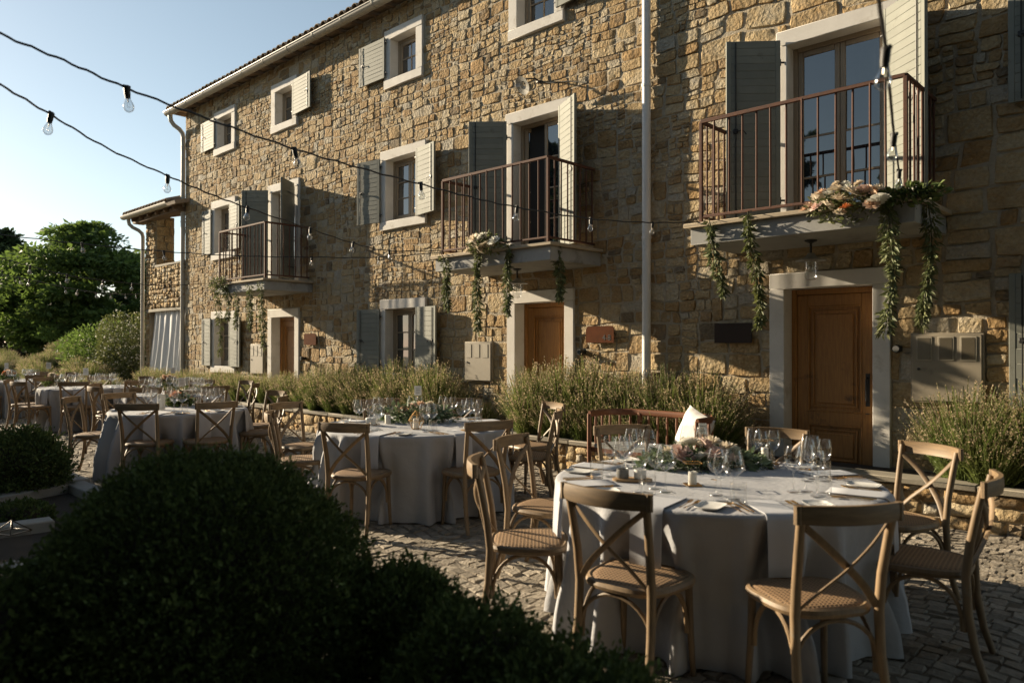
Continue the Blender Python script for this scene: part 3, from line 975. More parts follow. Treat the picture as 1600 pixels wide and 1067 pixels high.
def meter_box(label, x0, x1, z0, z1, kind):
    t = thing('meter_box', label, 'meter box', ((x0+x1)/2, WY, z0))
    w, h = (x1-x0)/2, z1-z0
    obj('case', MB().box(-w, w, -0.05, 0.02, 0, h, 0.006), M['box_paint'], t)
    d = obj('door', MB().box(-w+0.018, w-0.018, -0.062, -0.048, 0.018, h-0.018, 0.006), M['box_paint'], t)
    for k in range(3):
        cx = (-0.62+0.60*k)*w if kind != 'glass' else (-0.60+0.60*k)*w
        q = 0.18*w
        if kind == 'glass':
            za, zb = h*0.62, h*0.93
            m = MB()
            m.box(cx-q, cx+q, -0.070, -0.061, za, zb, 0.002)
            obj('meter_frame', MB().box(cx-q-0.012, cx+q+0.012, -0.068, -0.060, za-0.012, zb+0.012, 0.003), M['meter_panel'], t)
            obj('meter_window', m, M['meter_glass'], t)
        else:
            obj('meter_window', MB().box(cx-q, cx+q, -0.067, -0.061, h*0.60, h*0.93, 0.003), M['meter_panel'], t)
    obj('lock', MB().tube([(-w*0.75, -0.075, h*0.48), (-w*0.75, -0.06, h*0.48)], 0.013, 8), M['iron'], t)
    return t
YM = WY-0.055
a = at(1422.4, 520.6, Y=YM); b = at(1537.5, 518, Y=YM); c = at(1424, 627.5, Y=YM)
meter_box('beige meter box with three small dark windows at the end of the wall', a.x, b.x, c.z, a.z, 'glass')
a = at(725.5, 533.8, Y=YM); b = at(768, 532, Y=YM); c = at(725.5, 595, Y=YM)
meter_box('beige meter box with three pale panels beside the 4-8 door', a.x, b.x, c.z, a.z, 'plain')
a = at(391, 537.4, Y=YM); b = at(411.5, 536, Y=YM); c = at(391, 584, Y=YM)
meter_box('pale meter box under the ivy garlands between a window and the farthest door', a.x, b.x, c.z, a.z, 'plain')

def text_mesh(s, size, loc, mat, parent, name='lettering', rx=PI/2, rz=0.0, depth=0.002):
    cv = bpy.data.curves.new(name, 'FONT')
    cv.body = s; cv.size = size; cv.extrude = depth
    cv.align_x = 'CENTER'; cv.align_y = 'CENTER'
    cv.materials.append(mat)
    tmp = bpy.data.objects.new(name, cv)
    COL.objects.link(tmp)
    me = bpy.data.meshes.new_from_object(tmp)
    bpy.data.objects.remove(tmp)
    return obj(name, me, None, parent, loc=loc, rot=(rx, 0, rz))
def plaque(label, x0, x1, z0, z1, mat, text=None):
    t = thing('plaque', label, 'sign', ((x0+x1)/2, WY-0.06, (z0+z1)/2))
    w, h = (x1-x0)/2, (z1-z0)/2
    m = MB()
    n = 6
    c = []
    r = h*0.45
    for (sx, sz, a0) in ((1, 1, 0), (-1, 1, 90), (-1, -1, 180), (1, -1, 270)):
        rr = r if sz > 0 else 0.004
        for k in range(n):
            a = R(a0+90*k/(n-1))
            c.append((sx*(w-rr)+rr*math.cos(a), sz*(h-rr)+rr*math.sin(a)))
    if text is None:
        c = [(w, h), (-w, h), (-w, -h), (w, -h)]
    k = len(c)
    V = [(x, -0.008, z) for x, z in c]+[(x, 0.006, z) for x, z in c]
    F = [list(range(k)), list(range(2*k-1, k-1, -1))]+[[i, k+i, k+(i+1) % k, (i+1) % k] for i in range(k)]
    m.add(V, F)
    obj('plate', m.mesh('plate', smooth=False), mat, t)
    for s in (-1, 1):
        obj('stud', MB().tube([(s*w*0.8, 0, 0), (s*w*0.8, 0.07, 0)], 0.008, 6), M['iron'], t)
    if text:
        text_mesh(text, h*0.95, (w*0.50, -0.0095, -h*0.42), M['iron'], t, depth=0.0015)
    return t
YP = WY-0.06
a = at(916, 510, Y=YP); b = at(959.5, 510, Y=YP); c = at(916, 535.5, Y=YP)
plaque('rusty steel house sign reading 4-8 with rounded top corners', a.x, b.x, c.z, a.z, M['corten'], '4-8')
a = at(475.3, 521.5, Y=YP); b = at(494, 521, Y=YP); c = at(475.3, 539, Y=YP)
plaque('small rusty steel sign beside the farthest door, half in shade', a.x, b.x, c.z, a.z, M['corten'], '')
a = at(1116.7, 505.5, Y=YP); b = at(1175, 504, Y=YP); c = at(1116.7, 536, Y=YP)
plaque('blackened steel plaque with square corners beside the panelled door', a.x, b.x, c.z, a.z, M['dark_corten'])

def spot(label, p):
    t = thing('spotlight', label, 'spotlight', p)
    obj('body', MB().tube([(0, -0.045, 0.0), (0, 0.0, 0)], [0.038, 0.042], 12).box(-0.03, 0.03, -0.03, 0.07, -0.03, 0.03, 0.006), M['iron'], t)
    obj('lens', MB().tube([(0, -0.052, 0), (0, -0.046, 0)], 0.030, 12), M['pane'], t)
    return t
spot('small black wall spotlight under the 4-8 sign', at(908, 550, Y=WY-0.07))
spot('small black wall spotlight between the panelled door and the three-window box', at(1402, 545, Y=WY-0.07))
spot('small black wall spotlight under the farthest rusty sign', at(473, 560, Y=WY-0.07))

def lamp_parts(t):
    obj('stem', MB().tube([(0, 0, 0.0), (0, 0, -0.14)], 0.012, 8).lathe([(0.0, 0.0), (0.06, 0.0), (0.06, -0.012), (0.018, -0.03)], 14), M['iron'], t)
    obj('shade', MB().lathe([(0.03, -0.13), (0.045, -0.15), (0.06, -0.175), (0.145, -0.20), (0.147, -0.205), (0.06, -0.185), (0.03, -0.17)], 20), M['zinc'], t)
    obj('glass_cylinder', MB().lathe([(0.058, -0.19), (0.060, -0.21), (0.060, -0.36), (0.052, -0.385), (0.03, -0.395), (0.0, -0.397)], 18), M['clear'], t)
    obj('light_bulb', MB().lathe([(0.0, -0.20), (0.014, -0.20), (0.014, -0.235), (0.028, -0.27), (0.028, -0.295), (0.014, -0.32), (0.0, -0.325)], 12), M['bulb'], t)
p = at(1267, 381, Y=7.42); p.z = 2.608
lamp_parts(thing('pendant_lamp', 'glass cylinder lamp under the flower laden balcony above the panelled door', 'lamp', p))
p = at(808, 423, Y=7.42); p.z = 2.608
lamp_parts(thing('pendant_lamp', 'glass cylinder lamp under the middle balcony above the 4-8 door', 'lamp', p))
p = at(818, 133, Y=WY-0.30)
t = thing('wall_lamp', 'glass lamp on a bracket high on the wall above the middle balcony door', 'lamp', p)
obj('bracket', MB().tube([(0.05, 0.30, 0.10), (0.04, 0.2, 0.13), (0.0, 0.06, 0.10), (0, 0.02, 0.02)], 0.012, 8).lathe([(0, 0), (0.05, 0), (0.05, 0.02), (0, 0.02)], 12, (0.05, 0.29, 0.09)), M['iron'], t)
tl = MB().lathe([(0.03, 0.02), (0.06, 0.0), (0.13, -0.02), (0.132, -0.026), (0.06, -0.01)], 20)
gl = MB().lathe([(0.055, -0.01), (0.058, -0.03), (0.058, -0.14), (0.04, -0.165), (0, -0.17)], 16)
for nm, mb, mt in (('shade', tl, M['zinc']), ('glass_cylinder', gl, M['clear'])):
    obj(nm, mb, mt, t, rot=(R(-58), 0, R(-10)))
cab = MB().tube([(0.06, 0.27, 0.09), (0.3, 0.28, 0.03), (0.6, 0.28, -0.02), (0.9, 0.28, -0.12)], 0.006, 5)
obj('cable', cab, M['rubber'], t)

# ------------------------------------------------------------------ the porch wing at the far end
porch = thing('stone_porch', 'low stone porch with tiled roof and parapet at the far end of the house', 'porch')
PX0 = at(229, 450, Y=WY).x
PX1 = XL-0.02
pz_eave = at(208, 338, Y=WY-0.3).z
pz_par = at(262, 412, Y=WY).z
pz_lin = at(262, 486, Y=WY).z
cw = at(245, 380, Y=WY).x - at(231, 380, Y=WY).x
pw = MB()
pw.box(PX0, PX1, WY+0.0, WY+0.4, pz_lin+0.08, pz_par-0.05, 0.01)          # parapet band
pw.box(PX0, PX0+cw*0.35, WY+0.0, WY+0.4, -0.1, pz_lin+0.08, 0.01)
pw.box(PX0, PX0+cw, WY+0.0, WY+0.5, pz_par-0.05, pz_eave-0.05, 0.01)
pw.box(PX0, PX0+0.3, WY+0.41, WY+4, -0.1, pz_par-0.05, 0.01)
pw.box(PX0, PX1, WY+3.8, WY+4.1, -0.1, pz_par-0.05, 0.01)
pwall = obj('wall', pw.mesh('wall', smooth=False), M['mortar'], porch)
pc = []
def rows_of(x0, x1, z0, z1, big):
    z = z0
    while z < z1-0.04:
        h = min(random.uniform(0.5, 0.8)*big*1.6, z1-z)
        x = x0
        while x < x1-0.04:
            w = min(random.uniform(0.6, 1.3)*big*1.5, x1-x)
            split_rect(x, x+w, z, z+h, big, pc)
            x += w
        z += h
rows_of(PX0, PX1, pz_lin+0.08, pz_par-0.05, 0.30)
rows_of(PX0, PX0+cw*0.35, -0.1, pz_lin+0.08, 0.26)
rows_of(PX0, PX0+cw, pz_par-0.05, pz_eave-0.05, 0.30)
for (x0, x1, z0, z1) in pc:
    V = stone_shape([(x0, z0), (x1, z0), (x1, z1), (x0, z1)], WY, random.uniform(0.015, 0.04), gap=0.006, rough=0.01)
    c0 = V.mean(0)
    me = mesh_np('stone', V-c0, _SF); set_tone(me, float(np.clip(random.gauss(0.45, 0.2), 0, 1)))
    obj('stone', me, M['stone'], pwall, loc=tuple(c0))
zz_ = pz_par-0.05
while zz_ < pz_eave-0.1:
    h_ = min(random.uniform(0.16, 0.26), pz_eave-0.05-zz_)
    y_ = 0.0
    while y_ < 0.48:
        w_ = min(random.uniform(0.2, 0.4), 0.5-y_)
        V = stone_shape([(y_, zz_), (y_+w_, zz_), (y_+w_, zz_+h_), (y_, zz_+h_)], 0.0, random.uniform(0.025, 0.05), gap=0.008, rough=0.010)
        V = np.stack([PX0+cw-V[:, 1], WY+V[:, 0], V[:, 2]], 1)
        c0 = V.mean(0)
        me = mesh_np('stone', V-c0, _SF, sharp=32); set_tone(me, float(np.clip(random.gauss(0.45, 0.2), 0, 1)))
        obj('stone', me, M['stone'], pwall, loc=tuple(c0))
        y_ += w_
    zz_ += h_
obj('lintel', MB().box(PX0, PX1, WY-0.03, WY+0.38, pz_lin, pz_lin+0.078, 0.01), M['coping'], porch)
obj('parapet_cap', MB().box(PX0+cw, PX1, WY-0.03, WY+0.4, pz_par-0.05, pz_par+0.01, 0.01), M['coping'], porch)
prf = obj('roof', MB().obox(((PX0+PX1)/2-0.15, WY+1.7, pz_eave+0.55), ((1, 0, 0), (0, math.cos(R(15)), math.sin(R(15))), (0, -math.sin(R(15)), math.cos(R(15)))), ((PX1-PX0)/2+0.45, 2.15, 0.05), 0.01), M['tile'], porch)
x = PX0-0.55
while x < PX1-0.1:
    obj('roof_tile', tile_me, None, prf, loc=(x, WY-0.42, pz_eave+0.05))
    x += 0.205
obj('beam', MB().box(PX0-0.5, PX1, WY-0.2, WY+0.1, pz_eave-0.17, pz_eave-0.05, 0.01), M['rafter'], porch)
for k in range(6):
    obj('rafter', MB().box(-0.05, 0.05, -0.3, 3.4, -0.05, 0.06, 0.01), M['rafter'], porch, loc=(PX0-0.3+k*0.55, WY, pz_eave-0.02), rot=(R(14), 0, 0))
G = np.array([[(xx, WY-0.40+a, pz_eave+0.02+b) for a, b in prof] for xx in np.linspace(PX0-0.62, PX1-0.03, 6)])
obj('gutter', MB().sheet(G, (0, 0, 0.004)), M['gutter'], porch)
downpipe('beige downpipe standing before the porch wall at the far end', PX0-0.12, WY-0.06, 0.0, pz_eave-0.55, 0.05, M['gutter'], swan=(-0.22, -0.30, 0.42))
G = []
for i in range(60):
    t = i/59
    row = []
    for j in range(10):
        s = j/9
        x = PX0+0.42+(PX1-PX0-0.42)*t
        pull = -0.55*s**1.5*(1-t)*0.6
        fold = 0.055*math.sin(t*44+1.8*math.sin(t*7))*(0.35+0.65*s)
        row.append((x+pull+0.02*math.sin(s*9+t*20), WY+0.07+fold-0.10*s, pz_lin*(1-s)+0.25*s))
    G.append(row)
o = obj('curtain', MB().sheet(np.array(G), (0, 0.004, 0)), M['curtain'])
tag(o, 'long white curtain gathered to one side of the porch opening', 'curtain')

# ------------------------------------------------------------------ planter along the facade
planter = thing('planter', 'low stone planter with pale coping running along the foot of the house', 'planter')
PZ = 0.38
body = obj('wall', MB().box(-24, XR, BED_Y+0.012, BED_Y+0.20, -0.1, PZ-0.055, 0.01), M['mortar'], planter)
o = obj('soil', MB().box(-24, XR, BED_Y+0.20, WY-0.002, -0.1, PZ-0.03, 0.01), M['soil'], planter)
x = -24.0
while x < XR:
    L = random.uniform(0.8, 1.3)
    obj('coping_stone', MB().box(x+0.003, min(x+L, XR)-0.003, BED_Y-0.035, BED_Y+0.23, PZ-0.052, PZ+random.uniform(-0.003, 0.003), 0.008), M['coping'], planter)
    x += L
obj('door_step', MB().box(rd[0]-0.1, rd[1]+0.1, BED_Y+0.232, WY-0.11, -0.05, PZ-0.12, 0.01), M['coping'], planter)
pc2 = []
x = -24.0
while x < XR:
    w = random.uniform(0.5, 0.9)
    split_rect(x, min(x+w, XR), -0.04, PZ-0.06, 0.36 if x > -8 else 0.45, pc2)
    x += w
pc2.sort(key=lambda q: -q[0])
restV, restT = [], []
for i, (x0, x1, z0, z1) in enumerate(pc2):
    V = stone_shape([(x0, z0), (x1, z0), (x1, z1), (x0, z1)], BED_Y+0.012, random.uniform(0.012, 0.035), gap=0.008, rough=0.010)
    tn = float(np.clip(random.gauss(0.45, 0.22), 0, 1))
    if i < 120:
        c0 = V.mean(0)
        me = mesh_np('stone', V-c0, _SF); set_tone(me, tn)
        obj('stone', me, M['stone'], body, loc=tuple(c0))
    else:
        restV.append(V); restT.append(tn)
if restV:
    me = mesh_np('stone', np.concatenate(restV), np.concatenate([_SF+i*NU*NV for i in range(len(restV))]))
    set_tone(me, np.repeat(restT, NU*NV))
    o = obj('stone', me, M['stone'], body); o['kind'] = 'stuff'

# ------------------------------------------------------------------ cobbled terrace
TY0 = 2.62
pav = MB()
pav.V.append(np.array([(-26, TY0-0.1, -0.006), (2.5, TY0-0.1, -0.006), (2.5, BED_Y+0.02, -0.006), (-26, BED_Y+0.02, -0.006)], float)); pav.F.append([0, 1, 2, 3]); pav.n = 4
pavement = struct('pavement', pav, M['sand'])
cb = []
sy = 0.098
nrow = int((BED_Y-TY0)/sy)+4
for j in range(-3, nrow):
    x = -23.0+random.uniform(0, 0.1)
    while x < 2.2:
        w = random.uniform(0.085, 0.125)
        cb.append((x, x+w, TY0+j*sy))
        x += w
cb = np.array(cb)
def fan(x):
    return 0.16*np.abs(np.sin(x*PI/1.45+0.6))
n = len(cb)
gap = 0.003+0.004*rng.random(n)
us = np.array([-1, -0.86, 0.86, 1.0]); vs_ = np.array([-1, -0.85, 0.85, 1.0])
base_h = rng.normal(0, 0.0035, n)
tilt = rng.normal(0, 0.0028, (n, 2))
Vc = np.zeros((n, 16, 3))
hw = (cb[:, 1]-cb[:, 0])/2-gap/2; cx = (cb[:, 0]+cb[:, 1])/2
hy = (sy-gap)/2*rng.uniform(0.93, 1.0, n)
for a in range(4):
    for b in range(4):
        i = a*4+b
        edge = (a in (0, 3)) or (b in (0, 3))
        jx = rng.normal(0, 0.003, n); jy = rng.normal(0, 0.003, n)
        k = 0.96 if (a in (0, 3) and b in (0, 3)) else 1.0
        X = cx+us[a]*hw*k+jx
        Y = cb[:, 2]+vs_[b]*hy*k+jy
        Vc[:, i, 0] = X
        Vc[:, i, 1] = Y+fan(X)
        Vc[:, i, 2] = (-0.010 if edge else 0.002)+(0 if edge else 1)*(base_h+rng.normal(0, 0.002, n)+tilt[:, 0]*us[a]+tilt[:, 1]*vs_[b])
ok = (Vc[:, :, 1].max(1) < BED_Y-0.002) & (Vc[:, :, 1].min(1) > TY0)
Vc = Vc[ok]
tn = np.clip(rng.normal(0.5, 0.25, len(Vc)), 0, 1)
cen = Vc.mean(1)
q = cen-np.array([0, 0, EYE])
fw = np.array(_f); rt = np.array(_r); up = np.array(_u)
dep = q@fw; pxx = 800+FPX*(q@rt)/np.maximum(dep, .1); pyy = 533.5-FPX*(q@up)/np.maximum(dep, .1)
big = np.where((dep > 0.5) & (pxx > 0) & (pxx < 1600) & (pyy < 1067), 1/np.maximum(dep, .1), 0)
# the stones that show: open paving between bushes, tables and planter
open_px = (((pxx > 560) & (pxx < 900) & (pyy > 740) & (pyy < 960)) | ((pxx > 1400) & (pyy > 760)) | ((pxx < 210) & (pyy < 760)))
order = np.argsort(-(big*(1+3*open_px)))
CF = np.array([[a*4+b, (a+1)*4+b, (a+1)*4+b+1, a*4+b+1] for a in range(3) for b in range(3)])
for i in order[:300]:
    me = mesh_np('cobble', Vc[i]-cen[i], CF, smooth=False); set_tone(me, float(tn[i]))
    obj('cobble', me, M['cobble'], pavement, loc=tuple(cen[i]))
rs = order[300:]
me = mesh_np('cobble', Vc[rs].reshape(-1, 3), (CF[None]+(np.arange(len(rs))*16)[:, None, None]).reshape(-1, 4), smooth=False)
set_tone(me, np.repeat(tn[rs], 16))
o = obj('cobble', me, M['cobble'], pavement); o['kind'] = 'stuff'
print('cobbles', len(Vc))

# beds and kerbs on the near side of the terrace
s = MB(); s.V.append(np.array([(-26, -12, -0.02), (4, -12, -0.02), (4, TY0-0.05, -0.02), (-26, TY0-0.05, -0.02)], float)); s.F.append([0, 1, 2, 3]); s.n = 4
struct('planting_bed', s, M['soil'])
def kerb_run(p, q, w=0.16, h=0.07):
    p, q = Vector(p), Vector(q)
    L = (q-p).length
    n = max(1, int(L/0.9))
    root = thing_part('kerb', None, (0, 0, 0)) if False else None
    d = (q-p)/n
    return [(p+d*i, p+d*(i+1)) for i in range(n)]
kerb = bpy.data.objects.new('kerb', None); COL.objects.link(kerb); kerb['kind'] = 'structure'
kc = at(130, 752, Z=0.06)
runs = [((kc.x, TY0-0.02, 0), (3.5, TY0-0.02, 0)), ((-25, kc.y, 0), (kc.x-0.09, kc.y, 0)), ((kc.x, kc.y-0.1, 0), at(-40, 792, Z=0.0)), (at(-120, 850, Z=0.0), at(82, 822, Z=0.0))]
for p, q in runs:
    for a, b in kerb_run(p, q):
        m = MB().bar(Vector((a.x, a.y, 0.02)), Vector((b.x, b.y, 0.02)), 0.10, 0.20, b=0.01)
        obj('kerb_stone', m, M['kerb'], kerb)

# ------------------------------------------------------------------ leaves, plants, trees
def leaf_quads(P, D, size, aspect=0.45, droop=0.0, rs=0.35):
    """one bent diamond leaf per point: P points, D directions (unit)"""
    n = len(P)
    D = D/np.maximum(np.linalg.norm(D, axis=1), 1e-6)[:, None]
    A = rng.normal(size=(n, 3))
    S = np.cross(D, A); S /= np.maximum(np.linalg.norm(S, axis=1), 1e-6)[:, None]
    N = np.cross(S, D)
    L = (size*(1+rs*rng.normal(size=n)).clip(0.35, 2))[:, None]
    W = L*aspect
    v0 = P
    v1 = P+D*L*0.5+S*W*0.5+N*L*0.08
    v2 = P+D*L
    v3 = P+D*L*0.5-S*W*0.5+N*L*0.08
    V = np.stack([v0, v1, v2, v3], 1).reshape(-1, 3)
    F = np.arange(4*n, dtype=np.int32).reshape(-1, 4)
    return V, F
def leaf_mesh(name, P, D, size, aspect=0.45, tone=None, rs=0.35):
    V, F = leaf_quads(P, D, size, aspect, rs=rs)
    me = mesh_np(name, V, F, smooth=False)
    t = np.clip(rng.normal(0.5, 0.28, len(P)), 0, 1) if tone is None else tone
    set_tone(me, np.repeat(t, 4))
    return me
def unit(n):
    v = rng.normal(size=(n, 3))
    return v/np.linalg.norm(v, axis=1)[:, None]

def make_tree(seed, H, W, n_clump, n_leaf, leaf, mat, trunk_h=0.3):
    """trunk with limbs, crown of leaf clumps on the limbs' ends: returns (trunk mesh, crown mesh)"""
    r_ = np.random.default_rng(seed)
    tr = MB()
    th = H*trunk_h
    tr.tube([(0, 0, -0.1), (0.05*W, 0, th*0.5), (0.02*W, 0.03*W, th), (0.03*W, 0.02*W, H*0.62)], [H*0.035, H*0.028, H*0.022, H*0.006], 9)
    cl = []
    for i in range(n_clump):
        a = r_.uniform(0, 2*PI)
        zz = th*0.75+(H-th*0.75)*(r_.uniform(0.0, 1.0)**0.9)
        prof_ = math.sin(PI*min(1, max(0.03, (zz-th*0.6)/(H*1.03-th*0.6)))**0.75)
        rr = W/2*prof_*(r_.uniform(0.35, 1.0)**0.6)
        c = np.array([math.cos(a)*rr, math.sin(a)*rr, zz])
        cl.append((c, r_.uniform(0.09, 0.19)*W*0.62))
        if i % 3 == 0:
            zb = max(th*0.6, zz-0.35*rr-0.1*H)
            tr.tube([(0.02*W, 0.02*W, zb), tuple(c*np.array([0.5, 0.5, 1])*1.0+np.array([0, 0, (zb-zz)*0.4])), tuple(c)], [H*0.013, H*0.008, H*0.003], 5)
    P, D, T = [], [], []
    per = n_leaf//n_clump
    for c, s in cl:
        u = unit(per)
        rad = s*(r_.random(per)**0.45)
        sc = np.array([1.15, 1.15, 0.62])
        p = c+u*rad[:, None]*sc
        P.append(p); D.append(u+np.array([0, 0, -0.25])+r_.normal(0, 0.5, (per, 3)))
        T.append(np.clip(r_.normal(0.5, 0.2)+r_.normal(0, 0.15, per), 0, 1))
    return tr.mesh('trunk'), leaf_mesh('crown', np.concatenate(P), np.concatenate(D), leaf, 0.55, np.concatenate(T))
TREES = {}
def tree(kind, label, p, s=1.0, rz=0.0, group=None, name='tree', zs=1.0):
    tm_, cm_ = TREES[kind]
    t = thing(name, label, 'tree', p, rz, group)
    t.scale = (s, s, s*zs)
    obj('trunk', tm_, None, t); obj('crown', cm_, None, t)
    return t
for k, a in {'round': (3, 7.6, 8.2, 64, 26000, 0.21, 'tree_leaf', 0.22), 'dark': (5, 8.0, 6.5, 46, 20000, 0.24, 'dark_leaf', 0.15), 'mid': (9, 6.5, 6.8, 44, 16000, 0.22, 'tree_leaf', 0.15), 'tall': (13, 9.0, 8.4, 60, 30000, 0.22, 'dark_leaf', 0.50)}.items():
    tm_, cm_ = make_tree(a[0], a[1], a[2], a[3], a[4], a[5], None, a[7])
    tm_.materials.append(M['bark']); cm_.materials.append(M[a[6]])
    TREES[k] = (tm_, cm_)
def ground_at(px, dist):
    d = ray(px, 541); d.z = 0; d.normalize()
    return Vector((d.x*dist, d.y*dist, -0.06))
tree('round', 'big bright green broad tree beside the porch at the end of the terrace', ground_at(135, 50), 1.47, 0.4, zs=0.76)
tree('mid', 'bright green tree half hidden behind the porch columns', ground_at(266, 46), 0.80, 2.2)
tree('dark', 'dark tree at the edge of the terrace, nearest the end table', ground_at(-8, 60), 1.30, 1.0, zs=0.86)
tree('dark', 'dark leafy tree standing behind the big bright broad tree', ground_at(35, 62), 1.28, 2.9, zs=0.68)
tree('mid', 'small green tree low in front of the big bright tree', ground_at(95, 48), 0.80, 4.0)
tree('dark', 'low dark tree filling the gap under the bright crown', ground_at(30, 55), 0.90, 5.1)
tree('dark', 'dark tree far behind the porch roof', ground_at(200, 60), 0.9, 0.2, zs=0.8)
# unseen trees outside the frame, placed to shade the foreground and block sky light
SHADE = [(-14.0, -3.9, 1.0, 'dark'), (-18.5, -5.6, 1.1, 'dark'), (-12.5, -7.2, 1.05, 'dark'), (-19, -10.5, 1.1, 'round'), (-12.0, -11.5, 1.1, 'dark'), (-23.5, -6.6, 1.0, 'dark'),
         (-6, -12.5, 1.0, 'dark'), (-0.5, -11.5, 0.95, 'mid'), (5, -10.0, 1.0, 'dark'), (10, -7.0, 1.0, 'dark'), (13, -1.5, 1.1, 'mid'), (14, 4.0, 1.1, 'dark'), (8, -12.5, 1.1, 'round'), (5.2, -2.6, 1.15, 'dark'), (3.2, -7.2, 1.1, 'dark'), (9.0, 2.2, 1.1, 'mid'), (-2.5, -7.5, 0.75, 'mid'), (2.4, -0.9, 1.0, 'tall'), (-1.9, -4.3, 1.0, 'tall'), (5.6, 1.6, 0.95, 'tall')]  # added round the camera to cut the ambient light
for i, (x, y, s_, k) in enumerate(SHADE):
    tree(k, 'unseen tree placed outside the view to shade the terrace', (x, y, -0.06), s_, i*1.3, 'unseen trees placed to shade the terrace')

# --- shrubs of the foreground
def box_ball(label, c, r, n, leaf=0.035, squash=1.0, lumps=0.07, mat='box_leaf', group=None, name='box_shrub', spiky=0.0, shoots=0):
    t = thing(name, label, 'shrub', (c[0], c[1], 0), 0, group)
    u = unit(n)
    rad = r*(1-0.20*rng.random(n)**2.2)
    ph = rng.uniform(0, 6, 3)
    lump = lumps*(np.sin(u[:, 0]*7+ph[0])*np.sin(u[:, 1]*6+ph[1])+0.6*np.sin(u[:, 2]*11+ph[2]+u[:, 0]*9))
    fine = lumps*0.5*(np.sin(u[:, 0]*31)*np.sin(u[:, 1]*29)*np.sin(u[:, 2]*27))
    rad = rad*(1+lump+fine)+spiky*rng.random(n)**4
    P = u*rad[:, None]*np.array([1, 1, squash])+np.array([0, 0, c[2]])
    keep = P[:, 2] > 0.0
    P, u = P[keep], u[keep]
    me = leaf_mesh('leaves', P, u+rng.normal(0, 0.75, P.shape)+np.array([0, 0, 0.4]), leaf, 0.5)
    obj('leaves', me, M[mat], t)
    if shoots:
        ns = shoots
        uu = unit(ns); uu[:, 2] = np.abs(uu[:, 2])*0.9
        hub = uu*(r*(1.0+0.05*rng.random(ns)))[:, None]*np.array([1, 1, squash])+np.array([0, 0, c[2]])
        PP = np.repeat(hub, 9, 0)+np.repeat(uu, 9, 0)*(np.tile(np.linspace(-0.05, 0.035, 9), ns))[:, None]+rng.normal(0, 0.004, (ns*9, 3))
        DD = np.repeat(uu, 9, 0)*0.8+rng.normal(0, 0.6, PP.shape)+np.array([0, 0, 0.4])
        obj('new_growth', leaf_mesh('new_growth', PP, DD, leaf*1.05, 0.5), M['new_leaf'], t)
    core = MB()
    prof_ = [(max(0.001, math.cos(a)*r*0.80), max(-0.02, c[2]+math.sin(a)*r*0.80*squash)) for a in np.linspace(-PI/2, PI/2, 10)]
    core.lathe(prof_, 16)
    obj('dark_core', core, M['soil'], t)  # solid dark core standing in for the shade inside the shrub
    return t
bp_ = cam_pt(2.75, -1.13)
box_ball('large clipped round box ball in deep shade before the tables', (bp_.x, bp_.y, 0.56), 0.575, 120000, 0.017, lumps=0.035, spiky=0.05, shoots=900)
for (px, D_, zt, r_, lab) in ((622, 2.75, 0.70, 0.22, 'small loose box shrub touching the large clipped ball'), (745, 2.45, 0.66, 0.27, 'low loose shrub with upright tips before the chair at the table edge'),
                              (880, 2.2, 0.62, 0.30, 'low dark shrub in front of the nearest crossback chair'), (985, 2.05, 0.58, 0.24, 'lowest shrub at the foot of the nearest round table'),
                              (48, 2.45, 0.78, 0.30, 'dark box shrub tucked against the large clipped ball by the kerb'),
                              (640, 2.1, 0.40, 0.28, 'dark shrub at the very front between the clipped ball and the low shrubs')):
    q = cam_pt(D_, (px-800)/FPX*D_)
    box_ball(lab, (q.x, q.y, zt-r_*0.95), r_, 14000, 0.022, lumps=0.10, spiky=0.06, shoots=200)
q = at(35, 760, Z=0.0)
q = cam_pt(7.9, -5.25)
box_ball('bushy dark shrub in the bed behind the kerb corner', (q.x, q.y, 0.24), 0.43, 22000, 0.034, squash=0.85, lumps=0.10, spiky=0.14)
q = cam_pt(8.1, -6.2)
box_ball('second bushy dark shrub in the bed, cut by the edge of view', (q.x, q.y, 0.26), 0.48, 14000, 0.034, squash=0.85, lumps=0.10, spiky=0.12)
for i_, (x_, y_, r_) in enumerate(((-12.6, 0.9, 1.15), (-13.8, -0.6, 1.3), (-12.0, -1.6, 1.2), (-15.6, 0.5, 1.2))):  # unseen shrubs added to keep the kerbs and beds in shadow
    box_ball('unseen tall shrub added out of view to shade the beds', (x_, y_, r_*0.85), r_, 9000, 0.085, squash=1.05, lumps=0.10, spiky=0.2, group='unseen shrubs added to shade the beds', name='shade_shrub')
q = cam_pt(6.6, -4.35)
box_ball('low ground plant in the strip between the two kerbs', (q.x, q.y, 0.02), 0.24, 3000, 0.035, squash=0.6, lumps=0.12)

